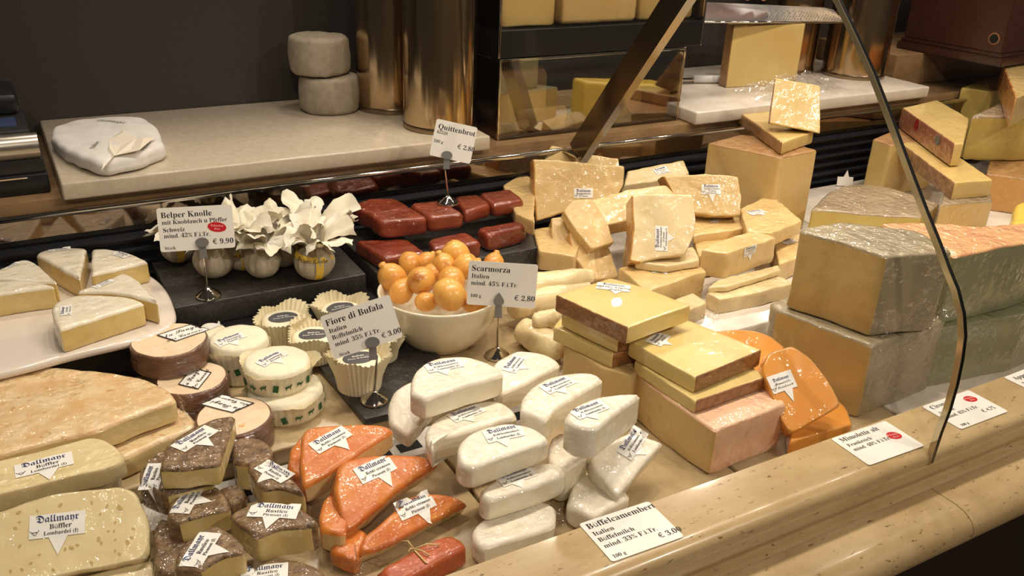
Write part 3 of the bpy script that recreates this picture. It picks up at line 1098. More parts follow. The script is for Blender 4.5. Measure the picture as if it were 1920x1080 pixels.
k2 = piece('holey_slice', 'pale half-oval slice full of small holes tilted toward the viewer at the lower left', 'cheese', [(-90, 985), (0, 957), (43, 942), (106, 925), (170, 919), (224, 911), (251, 922, 1), (266, 948, 1), (278, 978, 1), (281, 1012, 1), (275, 1046, 1), (213, 1063), (149, 1074), (60, 1092), (-90, 1120)], buff_paste, buff_rind, n=nb, anchor=(213, 1065, -0.012), h=0.024, rsides=(0, 1, 2, 3, 4, 5, 6, 7, 8, 9, 10, 11, 12, 13), r=.003, cr=.006, amp=.0008)
sticker(k2, (108, 984), (150, 979), 0.056, shop(.056, 'Büffler', 'Lombardei (I)'), spike=.36, spike_x=.52, label='white shop sticker with a cow head, printed Büffler')
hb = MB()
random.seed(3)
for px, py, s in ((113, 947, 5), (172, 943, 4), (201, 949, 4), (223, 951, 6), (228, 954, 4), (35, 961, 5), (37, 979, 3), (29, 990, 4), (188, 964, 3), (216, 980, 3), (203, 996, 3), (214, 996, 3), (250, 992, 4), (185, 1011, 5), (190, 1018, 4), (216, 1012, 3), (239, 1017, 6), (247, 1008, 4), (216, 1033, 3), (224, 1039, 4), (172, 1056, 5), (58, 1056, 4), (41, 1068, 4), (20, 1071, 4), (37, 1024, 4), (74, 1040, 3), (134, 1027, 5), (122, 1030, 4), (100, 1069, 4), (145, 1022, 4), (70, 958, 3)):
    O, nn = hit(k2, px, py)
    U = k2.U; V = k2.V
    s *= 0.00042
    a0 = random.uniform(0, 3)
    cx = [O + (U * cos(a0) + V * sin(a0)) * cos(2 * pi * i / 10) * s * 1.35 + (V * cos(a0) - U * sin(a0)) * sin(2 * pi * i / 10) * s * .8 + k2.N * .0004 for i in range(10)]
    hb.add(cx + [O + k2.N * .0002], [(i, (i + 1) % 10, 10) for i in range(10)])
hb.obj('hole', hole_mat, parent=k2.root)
k3 = piece('holey_slice', 'pale slice under the tilted one, only its lower edge showing', 'cheese', [(60, 1100), (149, 1082), (240, 1058), (284, 1046), (292, 1075), (290, 1110), (150, 1150), (60, 1150)], buff_paste, buff_rind, n=nrm(-8, 66), anchor=(213, 1075, -0.022), h=0.018, rsides='all', r=.003, amp=.0008)

# ---- pepper-rind wedges (brown)
def rust(label, poly, st=None, w=.05, cut=(), **k):
    k.setdefault('r', .005); k.setdefault('cr', .007); k.setdefault('amp', .0012)
    n_ = len(poly)
    k.setdefault('rsides', tuple(i for i in range(n_) if i not in cut))
    p = piece('pepper_rind_wedge', label, 'cheese', poly, rust_paste, rust_rind, rtop=True, rbot=True, group=G_RUST, **k)
    if st:
        sticker(p, st[0], st[1], w, shop(w, 'Rustico', 'Piemont (I)'), spike=.36, spike_x=st[2] if len(st) > 2 else .5)
    return p


r9 = rust('dark pepper-rind wedge low at the left, beside the tilted holey slice', [(286, 1000), (300, 968), (345, 985), (352, 1040), (330, 1075), (290, 1070)], z0=DZ, z1=DZ + .04, cut=())
r2 = rust('pepper-rind wedge under the topmost one, half a sticker showing at left', [(262, 906), (266, 870, 1), (297, 843), (380, 846), (404, 900), (310, 926)], z1=.032, h=.036, cut=(3, 4))
sticker(r2, (287, 893), (297, 868), .05, shop(.05, 'Rustico', 'Piemont (I)'), spike=.36)
r3 = rust('pepper-rind wedge with pale oval cut face behind the topmost one', [(437, 868), (505, 872), (510, 845, 1), (480, 818, 1), (436, 822)], z1=.008, h=.042, cut=(0,))
r5 = rust('pepper-rind wedge in the middle left, sticker tilted up to the right', [(313, 972), (323, 931, 1), (355, 911, 1), (409, 907), (428, 935), (436, 952), (369, 968), (335, 981)], ((352, 938), (366, 916)), z1=.022, h=.034, cut=(5, 6))
r10 = rust('pepper-rind wedge almost hidden at the centre of the pile', [(405, 915), (452, 905), (466, 930), (430, 948)], z1=-.002, h=.035, cut=())
r4 = rust('pepper-rind wedge with yellow cut end at right, sticker sloping down', [(461, 874), (470, 862), (498, 868, 1), (540, 888, 1), (574, 930), (521, 914), (488, 919)], ((515, 885), (536, 897)), z1=.026, h=.036, cut=(4, 5, 6))
r6 = rust('broad pepper-rind wedge at the front right of the brown pile', [(426, 964), (458, 946), (498, 939, 1), (564, 952, 1), (600, 976), (584, 984), (527, 988), (482, 1008)], ((514, 958), (545, 960)), w=.056, z1=.03, h=.04, cut=(5, 6, 7), )
r7 = rust('pepper-rind wedge at the front edge, sticker tilted up to the right', [(326, 1066), (335, 1028, 1), (363, 1000, 1), (401, 981), (436, 998), (464, 1031), (418, 1042), (372, 1072)], ((376, 1030), (390, 1008)), w=.054, z1=.03, h=.038, cut=(5, 6))
r8 = rust('pepper-rind wedge cut off by the bottom of the picture', [(455, 1090), (490, 1052, 1), (540, 1044, 1), (590, 1056, 1), (624, 1090), (540, 1130)], ((496, 1074), (520, 1070)), z1=.0, h=.038, cut=(4,))
r1 = rust('topmost pepper-rind wedge with a shiny sticker', [(299, 880), (309, 835), (355, 802), (401, 783), (440, 779), (412, 869), (355, 875)], ((366, 823), (390, 808)), w=.054, z1=.064, h=.031, cut=(4, 5, 6), cr=.005)

# ---- orange washed-rind half moons
def oran(label, poly, cut, st=None, w=.052, **k):
    k.setdefault('r', .006); k.setdefault('cr', .009); k.setdefault('amp', .0012)
    p = piece('orange_half_moon', label, 'cheese', poly, oran_paste, oran_rind, rtop=True, rbot=True, group=G_OR, rsides=tuple(i for i in range(len(poly)) if i not in cut), **k)
    if st:
        sticker(p, st[0], st[1], w, shop(w, 'Reblò cremoso', 'Piemont (I)'), spike=.36, spike_x=.62, cow=True)
    return p


oran('orange half moon hidden at the far left of its pile, only a strip showing', [(540, 880), (543, 838), (566, 812), (600, 812), (590, 900)], (), z1=.0, h=.04)
oran('small orange end low between the brown and orange piles', [(598, 992), (603, 950, 1), (622, 922, 1), (660, 925), (650, 1000)], (4,), z1=.004, h=.035)
oran('reddish orange piece deep under the middle orange half moon', [(616, 1030), (640, 985), (690, 990), (672, 1052)], (), z1=-.016, h=.028)
o5 = piece('orange_half_moon', 'dark orange piece tied with string, lying at the front by the stone ledge', 'cheese', [(700, 1068), (770, 1030, 1), (848, 992), (874, 1014), (872, 1026), (800, 1062), (740, 1100)], mat('dark_orange_rind', (190, 92, 46), (170, 72, 34), vscale=30, rough=.4, bump=.25, coat=1, film=.5), z1=-.01, h=.034, r=.009, cr=.012, amp=.0012, group=G_OR)
m = MB()
pts = []
for t in range(14):
    pxs = 772 + (800 - 772) * t / 13; pys = 1028 + (1058 - 1028) * t / 13
    h0, n0 = hit(o5, pxs, pys); pts.append(h0 + Vector((0, 0, .0012)))
m.tube(pts, .0013, seg=6)
for dx, dy, q in ((48, -8, .006), (-22, -14, .008), (-12, 8, .006), (30, 12, .004)):
    h0, n0 = hit(o5, 776, 1032); h1, n1 = hit(o5, 776 + dx, 1032 + dy)
    m.tube([h0 + Vector((0, 0, .002)), h0.lerp(h1, .5) + Vector((0, 0, q)), h1 + Vector((0, 0, .002))], .001, seg=6)
m.obj('raffia_string', mat('raffia', (206, 176, 120), rough=.7), parent=o5.root)
o1 = oran('back orange half moon, wide flat top with a sticker', [(567, 914), (560, 870), (566, 812), (583, 798), (653, 792), (714, 794), (742, 805), (675, 848)], (6, 7), ((620, 825), (650, 808)), n=nrm(-25, 80), anchor=(567, 914, .022), h=.036)
o2 = oran('middle orange half moon with glittering film', [(650, 1002), (628, 919), (637, 866), (675, 853), (725, 850), (798, 854), (828, 868), (742, 924), (700, 962)], (6, 7, 8), ((703, 880), (734, 866)), n=nrm(18, 62), anchor=(650, 1006, -.004), h=.032)
o3 = oran('front orange half moon leaning against the middle one', [(676, 1044), (681, 1008), (714, 980), (770, 930), (800, 922), (839, 924), (884, 942), (798, 988), (714, 1030)], (6, 7, 8), ((778, 946), (806, 934)), n=nrm(16, 58), anchor=(676, 1062, -.02), h=.03)

# ---- half camemberts
def cam(label, poly, cut, st=None, w=.05, **k):
    k.setdefault('r', .006); k.setdefault('cr', .008); k.setdefault('amp', .0009)
    p = piece('half_camembert', label, 'cheese', poly, camem_paste, camem_rind, rtop=True, rbot=True, group=G_CAM, rsides=tuple(i for i in range(len(poly)) if i not in cut), **k)
    if st:
        sticker(p, st[0], st[1], w, shop(w, 'Büffelcamembert', 'Lombardei (I)'), spike=st[2] if len(st) > 2 else .25, spike_x=.4)
    return p


c6 = cam('lowest half camembert in shadow at the front, under two others', [(884, 1010), (889, 985, 1), (930, 955, 1), (1000, 935, 1), (1045, 950), (1040, 985), (905, 1028)], (5,), z0=DZ, z1=-.012, h=.033)
c5 = cam('front half camembert, lower of the leaning pair, long white cut face', [(914, 938), (897, 924), (905, 912, 1), (960, 884, 1), (1019, 866, 1), (1045, 868, 1), (1064, 884), (1000, 911)], (6, 7), ((968, 893), (1004, 880)), z0=-.012, edge=((914, 938), (913, 984)))
c4 = cam('front half camembert on top of the leaning pair, wrinkled film', [(884, 882), (856, 868), (862, 828, 1), (897, 803, 1), (944, 791, 1), (991, 796, 1), (1023, 812), (1033, 826), (960, 852)], (7, 8), ((944, 812), (980, 804)), n=nrm(-12, 80), anchor=(884, 882, c5.z1 + .036), h=.037)
c12 = cam('low half camembert in the shade beside the front ledge', [(1062, 945), (1075, 905, 1), (1100, 885, 1), (1160, 905), (1185, 930), (1115, 968)], (), z0=DZ, z1=-.012, h=.033)
c11 = cam('half camembert wedged low between two upper ones, cut face right', [(1060, 880), (1028, 868), (1030, 830, 1), (1048, 808, 1), (1098, 822), (1108, 850)], (4, 5), z1=.022, h=.06, taper=.9)
c10 = cam('half camembert leaning at the right of the pile, crinkled film', [(1158, 938), (1112, 880), (1108, 852, 1), (1133, 832, 1), (1186, 808), (1246, 829), (1205, 876)], (5, 6), ((1186, 830), (1198, 812)), n=nrm(-14, 66), anchor=(1158, 938, -.005), h=.034)
c9 = cam('half camembert at the right, upper, with thick cut side', [(1117, 803), (1080, 800), (1060, 786, 1), (1067, 768, 1), (1111, 746, 1), (1155, 737, 1), (1204, 736), (1133, 790)], (6, 7), ((1105, 768), (1135, 757)), z1=.098, h=.048)
c8 = cam('half camembert behind the right upper one, rounded end left', [(1023, 787), (974, 770), (982, 740, 1), (1013, 715, 1), (1060, 700, 1), (1108, 698, 1), (1134, 708), (1041, 766)], (6, 7), ((1046, 722), (1070, 712)), z1=.075, h=.037)
c2 = cam('half camembert behind at the left, cut face toward the front', [(765, 822), (727, 795), (729, 755, 1), (744, 727, 1), (790, 705), (815, 760)], (4, 5), n=nrm(-25, 62), anchor=(765, 822, .0), h=.036)
c3 = cam('half camembert below the top left one, long cut side front', [(811, 842), (797, 814, 1), (810, 789, 1), (855, 765, 1), (909, 749, 1), (938, 751, 1), (962, 765), (973, 780), (909, 797), (816, 822)], (7, 8), ((875, 775), (905, 764)), z1=.045, h=.036)
c7 = cam('half camembert at the back beside the price card pin', [(940, 736), (920, 700), (930, 678, 1), (966, 656), (998, 657, 1), (1031, 666, 1), (1052, 682), (987, 716)], (6, 7), ((965, 682), (980, 664)), z1=.04, h=.037)
c1 = cam('topmost half camembert at the left of the white pile', [(795, 748), (768, 735), (773, 707, 1), (791, 684, 1), (820, 671, 1), (862, 666, 1), (902, 673, 1), (930, 686), (947, 700), (870, 722)], (8, 9), ((832, 686), (862, 680)), w=.052, z1=.086, h=.036)

# ---- yellow mountain cheese: two stacks of slabs
y7 = piece('wrapped_cheese_block', 'big pink-topped wrapped block under two yellow slabs, by the front ledge', 'cheese', [(1341, 807), (1474, 757), (1434, 700), (1300, 640), (1180, 690), (1250, 745)], tan_paste, pink_rind, z0=DZ, edge=((1341, 807), (1341, 894)), rsides=(1, 0), rtop=True, r=.004, cr=.006, amp=.0009)
E7 = y7.z1
y6 = piece('yellow_cheese_slab', 'lower yellow slab with brown rind on the pink-topped block', 'cheese', [(1189, 676), (1304, 753), (1436, 708), (1380, 660), (1300, 620)], alp_paste, alp_rind, z0=E7, edge=((1304, 753), (1302, 777)), rsides=(1,), r=.002, cr=.003, amp=.0005, group=G_ALP)
y5 = piece('yellow_cheese_slab', 'upper yellow slab with brown rind, sticker pointing right', 'cheese', [(1178, 638), (1304, 708), (1429, 657), (1289, 599)], alp_paste, alp_rind, z0=y6.z1 + .0005, h=.026, z1=y6.z1 + .0265, rsides=(1,), r=.002, cr=.003, amp=.0005, group=G_ALP)
sticker(y5, (1234, 636), (1244, 626), .04, hand_lab(.04, 'Alpkäse mild', 'Allgäu'), hh=.026, spike=.3, spike_x=.35, label='white shop sticker with handwriting')
y4 = piece('wrapped_cheese_block', 'tan wrapped block at the bottom of the left yellow stack', 'cheese', [(1056, 645), (1130, 690), (1190, 706), (1215, 675), (1160, 640), (1090, 622)], tan_paste, z0=DZ, z1=.035, h=.08, r=.003, amp=.0006)
y3 = piece('yellow_cheese_slab', 'bottom yellow slab of the left stack', 'cheese', [(1038, 612), (1149, 664), (1240, 640), (1290, 600), (1150, 570), (1060, 585)], alp_paste, alp_rind, z0=.035, z1=.0605, h=.0245, rsides=(1,), r=.002, cr=.003, amp=.0005, group=G_ALP)
y2 = piece('yellow_cheese_slab', 'middle yellow slab of the left stack, rind on its right side', 'cheese', [(1053, 580), (1159, 630), (1262, 598), (1290, 570), (1150, 535)], alp_paste, alp_rind, z0=.0605, z1=.091, h=.029, rsides=(1,), r=.002, cr=.003, amp=.0005, group=G_ALP)
y1 = piece('yellow_cheese_slab', 'topmost yellow slab of the left stack, brown rind facing left', 'cheese', [(1042, 553), (1176, 614), (1296, 572), (1196, 535), (1144, 521)], alp_paste, alp_rind, z0=.0915, z1=.1195, h=.0275, rsides=(0,), r=.002, cr=.003, amp=.0005, group=G_ALP)
sticker(y1, (1150, 539), (1185, 543), .052, hand_lab(.052, 'Alpkäse kräftig', 'Allgäu'), hh=.024, spike=.25, spike_x=.6, label='white shop sticker with handwriting')

# ---- orange hard cheese
M3 = piece('orange_hard_wedge', 'lowest orange hard wedge in crinkled film by the ledge', 'cheese', [(1482, 827), (1600, 795), (1575, 752, 1), (1510, 722), (1478, 770)], mimo_paste, mimo_rind, z0=DZ, z1=-.012, h=.033, rsides=(1, 2), r=.003)
M2 = piece('orange_hard_wedge', 'orange hard wedge behind, dull orange top with white sticker tip', 'cheese', [(1340, 620), (1400, 618, 1), (1440, 628, 1), (1476, 655), (1450, 705), (1390, 700)], mimo_paste, mimo_rind, n=nrm(-30, 55), anchor=(1450, 705, .02), h=.03, rsides=(0, 1, 2), r=.003)
M1 = piece('orange_hard_wedge', 'bright orange hard wedge leaning upright with a handwritten sticker', 'cheese', [(1428, 694), (1441, 661), (1486, 648), (1523, 674, 1), (1556, 719, 1), (1577, 761), (1484, 816), (1456, 770)], mimo_paste, mimo_rind, n=nrm(-28, 44), anchor=(1484, 818, -.006), h=.026, rsides=(1, 2, 3, 4), r=.003)
sticker(M1, (1466, 716), (1490, 708), .038, hand_lab(.038, 'Mimolette', 'Frankreich'), hh=.026, spike=.5, spike_x=.62, label='white shop sticker with handwriting')

# ---- big wheel sections with grey rind at the right
g2 = piece('grey_rind_section', 'lower golden wheel section with grey rind, standing on the tray', 'cheese', [(1636, 649), (1772, 601), (1720, 572), (1540, 535), (1448, 566, 1), (1455, 578)], gr_paste, gr_rind, z0=DZ, edge=((1636, 649), (1630, 786)), rsides=(0, 3, 4), rtop=True, r=.005, cr=.006, amp=.0012)
g1 = piece('grey_rind_section', 'upper golden wheel section with grey rind in clear film', 'cheese', [(1663, 482), (1788, 469), (1720, 430), (1580, 415), (1515, 424), (1499, 432), (1574, 452)], gr_paste, gr_rind, z0=g2.z1 + .001, edge=((1663, 482), (1637, 634)), rsides=(0, 3, 4), rtop=True, r=.005, cr=.006, amp=.0012)
for gg in (g1,):
    pass
g4 = piece('grey_green_section', 'lower grey-green rind section at the right edge', 'cheese', [(1762, 617), (1925, 588), (2000, 560), (1960, 520), (1800, 545)], gr_paste, gg_rind, z0=DZ, edge=((1762, 617), (1748, 728)), rsides=(0, 1), rtop=True, r=.004, cr=.005, amp=.0008)
g3 = piece('grey_green_section', 'upper grey-green rind section with pinkish film-wrapped top', 'cheese', [(1790, 480), (1925, 452), (2000, 430), (1960, 415), (1835, 424), (1716, 415), (1650, 420)], gg_rind, pinktop, z0=g4.z1 + .001, edge=((1790, 480), (1768, 612)), rtop=True, rsides=(), r=.004, cr=.005, amp=.0012)

# ------------------------------------------------------------------ far right pile
g5 = piece('wrapped_wheel_section', 'low brown-topped section in clear film behind the upper grey-rind one', 'cheese', [(1521, 393), (1728, 408), (1763, 381), (1672, 353, 1), (1610, 344, 1), (1553, 360)], yg_paste, grt_rind, z1=.045, h=.074, rsides=(3, 4), rtop=True, r=.004, cr=.006, amp=.0012)
g6 = piece('wrapped_wheel_section', 'plain pale section carrying the mottled-rind wedge', 'cheese', [(1764, 384), (1862, 377), (1850, 340), (1776, 338)], tan_paste, grt_rind, z1=.07, h=.099, rtop=True, r=.003, cr=.005, amp=.0008)
g7 = piece('mountain_cheese_wedge', 'wedge with mottled brown rind and yellow top at the right of the joint', 'cheese', [(1688, 268), (1733, 263), (1800, 295), (1862, 337), (1790, 343)], com_paste, com_rind2, z0=.071, edge=((1790, 343), (1783, 374)), rsides=(4,), r=.002, cr=.003, amp=.0006)
g9 = piece('hard_cheese_block', 'yellow block low at the back right, half hidden by the glass joint', 'cheese', [(1636, 261), (1672, 272), (1762, 258), (1770, 240), (1700, 235)], com_paste, com_rind, z1=.11, h=.139, rtop=True, r=.003, amp=.0006)
g8 = piece('mountain_cheese_wedge', 'yellow wedge with red and grey printed rind at the back right', 'cheese', [(1692, 202), (1757, 187), (1817, 222), (1807, 269), (1790, 270)], com_paste, mat('reddish_rind', (150, 92, 66), (176, 124, 92), vscale=30, rough=.4, coat=1, film=.4), z1=.166, h=.053, rsides=(4,), r=.002, cr=.003, amp=.0006)
# printed rind decoration: coloured patches on the rind side
def rind_patch(pc, pts, m_, nm='rind_print'):
    vv, ff = [], []
    for (x, y, s, sy) in pts:
        O, nn = hit(pc, x, y)
        Z = Vector((0, 0, 1)); U = Z.cross(nn).normalized()
        b = len(vv)
        for k in range(12):
            vv.append(O + U * cos(2 * pi * k / 12) * s + Z * sin(2 * pi * k / 12) * sy + nn * .0012)
        ff.append(tuple(b + k for k in range(12)))
    return mesh_obj(nm, vv, ff, m_, parent=pc.root, origin=ORG[pc.root.name], smooth=False)


rind_patch(g8, [(1719, 234, .012, .016)], mat('crimson_print', (150, 24, 34), rough=.4))
rind_patch(g8, [(1758, 263, .017, .012)], mat('grey_print', (92, 92, 88), (140, 136, 126), vscale=200, rough=.4))
g12 = piece('hard_cheese_block', 'orange-tan block under the olive-yellow half wheel at the right edge', 'cheese', [(1850, 326), (1925, 336), (2010, 320), (1980, 270), (1860, 285)], mat('orange_tan_paste', (222, 168, 96), (210, 152, 78), vscale=12, rough=.4, coat=.8, film=.3), com_rind, z1=.062, h=.091, rtop=True, r=.003, amp=.0007)
g10 = piece('wrapped_wheel_section', 'olive-yellow half wheel with rounded edge at the right border', 'cheese', [(1822, 216), (1925, 219), (2000, 215), (1980, 190), (1900, 180)], yg_paste, grt_rind, z0=.063, edge=((1822, 216), (1816, 300)), rtop=True, rsides=(4,), r=.008, cr=.01, amp=.0009, bulge=.02)
g11 = piece('hard_cheese_block', 'orange-rind wedge in film on top of the olive-yellow half wheel', 'cheese', [(1880, 119), (1925, 117), (1955, 127), (1945, 165), (1905, 185)], tan_paste, mat('orange_tan_rind', (218, 152, 88), (200, 130, 66), vscale=30, rough=.4, coat=1, film=.5), z0=g10.z1 + .001, z1=g10.z1 + .075, h=.072, rsides=(0, 4), r=.003, amp=.0008)
g14 = piece('hard_cheese_block', 'dim yellow block far back behind the olive-yellow half wheel', 'cheese', [(1802, 164), (1862, 172), (1900, 160), (1850, 148)], yg_paste, com_rind, z1=.185, h=.2, r=.003, amp=.0006)
g13 = piece('hard_cheese_block', 'bright yellow rounded piece cut off by the right border', 'cheese', [(1893, 445), (1900, 405, 1), (1925, 375, 1), (1990, 400), (1960, 470)], mat('bright_yellow_paste', (232, 196, 84), rough=.4, coat=.6), z1=.1, h=.128, r=.012, amp=.0006)
# reflection of a star-pointed label, modelled as a solid paper shape on the tray
O_ = at(1584, 350, DB)
so = empty('label_reflection', O_)
vv = [O_ + Vector((RT.x, RT.y, 0)) * x + Vector((0, 0, 1)) * z + Vector((0, .0006 * k, 0)) for k in (0, 1) for x, z in ((-.022, .002), (.02, .002), (.018, .027), (.006, .027), (-.001, .046), (-.008, .027), (-.024, .027))]
part('paper', so, vv, [tuple(range(7)), tuple(range(13, 6, -1))] + [(i, (i + 1) % 7, 7 + (i + 1) % 7, 7 + i) for i in range(7)], paper_white, smooth=False)
tag(so, 'pale star-pointed shape modelled for the reflection of a label by the black louvres', 'reflection')

# ------------------------------------------------------------------ tall stack at the back centre
s1 = piece('hard_cheese_block', 'tall tan block at the bottom of the stack beside the parmesan', 'cheese', [(1327, 268), (1464, 296), (1533, 282), (1470, 262), (1390, 252)], tan_paste, com_rind, z0=DB, z1=zof((1474, 446), DB, (1463, 296)), rtop=True, r=.003, cr=.005, amp=.0007)
s2 = piece('hard_cheese_wedge', 'brown-rind wedge lying on the tall tan block', 'cheese', [(1360, 193), (1407, 187), (1526, 247), (1467, 268)], com_paste, com_rind, z0=s1.z1 + .001, edge=((1467, 268), (1462, 291)), rsides=(3,), r=.003, cr=.004, amp=.0007)
s3 = piece('hard_cheese_wedge', 'pale wedge in shiny film topping the stack, cut face forward', 'cheese', [(1453, 146), (1539, 161), (1538, 250), (1490, 240), (1442, 231)], com_paste, com_rind2, n=nrm(-22, 30), anchor=(1442, 233, s2.z1 + .02), h=.045, rsides=(4,), taper=.75, r=.002, cr=.003, amp=.0007)

# ------------------------------------------------------------------ parmesan pile
def parm(label, poly, white=False, st=None, w=.04, spk=.4, rs=(), lines=None, **k):
    k.setdefault('r', .003); k.setdefault('cr', .004); k.setdefault('amp', .0014)
    p = piece('parmesan_piece', label, 'cheese', poly, parm_white if white else parm_paste, parm_rind, rsides=rs, group=G_PARM, **k)
    if st:
        sticker(p, st[0], st[1], w, lines or PL(w), hh=w * .5, spike=spk, spike_x=.55, cow=True)
    return p


def PL(w):
    s = w / .05
    return [('Dallmayr', 'f', .0098 * s, 0, .0082 * s, 'b'), ('Parmigiano Reggiano', 's', .0044 * s, .002 * s, .0014 * s), ('24 Monate', 's', .0042 * s, .003 * s, -.0042 * s), ('Emilia Romagna (I)', 's', .0042 * s, .003 * s, -.0092 * s)]


P8 = parm('small low parmesan piece at the left foot of the pile', [(1004, 452), (1030, 440), (1086, 495), (1046, 506)], z1=.008, h=.036)
Pb = parm('flat parmesan piece mostly buried at the left behind the pile', [(1010, 470), (1000, 430), (1050, 420), (1090, 450), (1080, 480)], z1=.05, h=.04)
P3 = parm('parmesan wedge at the far left, dim behind the big slab', [(943, 347), (985, 322), (1003, 345), (1002, 415), (968, 400)], z1=.1, h=.03)
P2 = parm('parmesan piece in gathered film peeking over the big slab', [(1018, 305), (1034, 272), (1075, 282), (1112, 291), (1160, 297), (1165, 330), (1020, 335)], n=nrm(-22, 30), anchor=(1020, 335, .1), h=.035)
P1 = parm('large upright parmesan slab with a sticker at the upper left', [(999, 298), (1085, 304), (1171, 311), (1170, 345), (1160, 366), (1090, 390), (1004, 416)], st=((1094, 362), (1110, 362)), spk=0, n=nrm(-18, 24), anchor=(1004, 416, .052), h=.038, rs=(5, 6), lines=[('Dallmayr', 'f', .0078, 0, .005, 'b'), ('Bergparmesan', 's', .0048, 0, -.001), ('22 Monate', 's', .0042, 0, -.006)])
P4 = parm('small stubby parmesan chunk under the big slab', [(1032, 409), (1060, 404), (1076, 420), (1076, 452), (1060, 473), (1036, 466)], n=nrm(-25, 42), anchor=(1055, 473, .03), h=.035)
P7 = parm('parmesan slab leaning toward the viewer at the front left', [(1066, 438), (1085, 430), (1145, 465), (1161, 520), (1115, 525), (1075, 482)], n=nrm(-8, 44), anchor=(1115, 525, -.004), h=.04, rs=(0, 5))
P5 = parm('rough parmesan slab leaning above the front left one', [(1058, 396), (1075, 374), (1110, 372), (1142, 420), (1152, 455), (1110, 468), (1085, 440)], n=nrm(-8, 46), anchor=(1110, 468, .05), h=.025)
P6 = parm('parmesan piece with a brown rind spot behind the white slab', [(1102, 378), (1180, 354), (1248, 347), (1268, 366), (1190, 412), (1135, 424)], n=nrm(-18, 55), anchor=(1135, 424, .075), h=.04)
P12 = parm('flat parmesan piece with a sticker at the back of the pile', [(1176, 320), (1281, 299), (1294, 326), (1245, 338), (1172, 347)], white=True, st=((1240, 320), (1256, 316)), spk=0, n=nrm(0, 62), anchor=(1172, 347, .075), h=.035)
s0 = parm('parmesan piece hidden under the upright pieces of the pile', [(1180, 420), (1285, 408), (1295, 440), (1250, 462), (1170, 466)], z1=.04, h=.068)
P11 = parm('parmesan slab with golden rind end and a star sticker, back right', [(1242, 330), (1320, 326), (1386, 331), (1391, 368), (1389, 405), (1340, 404), (1300, 401), (1262, 366)], st=((1333, 355), (1350, 355)), w=.042, spk=.42, n=nrm(-22, 30), anchor=(1345, 406, .058), h=.04, rs=(6, 7))
P13 = parm('flat parmesan wedge with a star sticker at the right of the pile', [(1388, 390), (1446, 363), (1504, 414), (1446, 438), (1400, 432)], st=((1418, 398), (1434, 395)), w=.042, spk=.3, z1=.06, h=.03)
P14 = parm('thin parmesan piece with a crooked sticker below the back right slab', [(1300, 404), (1395, 407), (1402, 426), (1300, 442)], st=((1338, 413), (1334, 402)), w=.032, spk=.3, z1=.041, h=.02)
P15 = parm('parmesan piece in the middle right under the thin one', [(1300, 452), (1372, 441), (1405, 434), (1410, 465), (1310, 480)], z1=.022, h=.05)
P19 = parm('parmesan piece with a sticker against the grey-rind section', [(1450, 455), (1478, 444), (1510, 437), (1530, 470), (1462, 495)], st=((1478, 454), (1490, 449)), w=.04, spk=0, z1=.012, h=.04)
P10 = parm('thick flat parmesan piece below the white slab, shaded sticker', [(1160, 500), (1200, 494), (1300, 488), (1324, 508), (1212, 545)], st=((1240, 507), (1258, 506)), w=.042, spk=.3, z1=.03, h=.058)
P9b = parm('thin pale parmesan wedge lying under the white slab', [(1190, 490), (1300, 462), (1314, 487), (1250, 498)], white=True, z1=.046, h=.015)
P9 = parm('big ivory upright slab with an upright sticker in the middle of the pile', [(1185, 365), (1240, 364), (1300, 363), (1304, 400), (1302, 440), (1284, 478), (1240, 482), (1200, 493), (1180, 491), (1187, 430)], white=True, st=((1240, 447), (1240, 427)), w=.048, spk=.28, n=nrm(-24, 36), anchor=(1195, 493, .048), h=.05, rs=(7, 8, 9))
P20 = parm('small parmesan block in loose film behind the yellow slabs', [(1262, 562), (1297, 548), (1328, 566), (1292, 582)], white=True, z0=DB, edge=((1328, 566), (1329, 595)))
P18 = parm('bottom parmesan slab of the front right stack, on the white tray', [(1324, 548), (1400, 528), (1460, 515), (1490, 530), (1430, 546), (1348, 562)], white=True, z0=DB, edge=((1348, 562), (1349, 590)))
P17 = parm('thin parmesan slab in the middle of the front right stack', [(1326, 538), (1348, 524), (1461, 496), (1466, 506), (1362, 538)], white=True, z0=P18.z1, z1=P18.z1 + .012, h=.0115)
P16 = parm('thick parmesan block on the front right stack, sticker inside the film', [(1315, 468), (1336, 455), (1406, 434), (1440, 438), (1457, 446), (1363, 475)], z0=P17.z1, edge=((1363, 475), (1354, 523)), st=((1406, 470), (1422, 464)), w=.036, spk=.3)

# ------------------------------------------------------------------ quince blocks on slate
def qui(label, poly, **k):
    return piece('quince_block', label, 'quince paste', poly, quince, None, r=.007, cr=.008, amp=.0011, group=G_QUI, **k)


QZ = .0455
q6 = qui('lower quince block at the left front of the slate', [(675, 462), (760, 448), (803, 474), (719, 482)], z0=QZ, edge=((719, 482), (716, 500)), h=.036, z1=QZ + .036) if False else qui('lower quince block at the left front of the slate', [(664, 450), (765, 446), (803, 474), (719, 483)], z1=QZ + .03, h=.03)
q7 = qui('lower quince block in the middle behind the bowl', [(802, 448), (874, 433), (904, 453), (812, 466)], z1=QZ + .036, h=.036)
q8 = qui('lower quince block at the right end of the slate', [(893, 427), (972, 412), (990, 421), (915, 440)], z0=QZ, edge=((915, 440), (908, 475)))
q1 = qui('upper quince block at the back left', [(659, 384), (690, 371), (742, 370), (772, 390), (700, 402)], z1=q6.z1 + .037, h=.036)
q2 = qui('upper quince block at the left front, broad glossy face', [(690, 397), (768, 385), (803, 407), (714, 414)], z1=q6.z1 + .037, h=.036)
q3 = qui('upper quince block under the card stand', [(768, 380), (825, 375), (871, 400), (806, 407)], z1=q7.z1 + .033, h=.032)
q4 = qui('upper quince block right of the card stand', [(850, 368), (897, 362), (921, 382), (873, 396)], z1=q8.z1 + .029, h=.028)
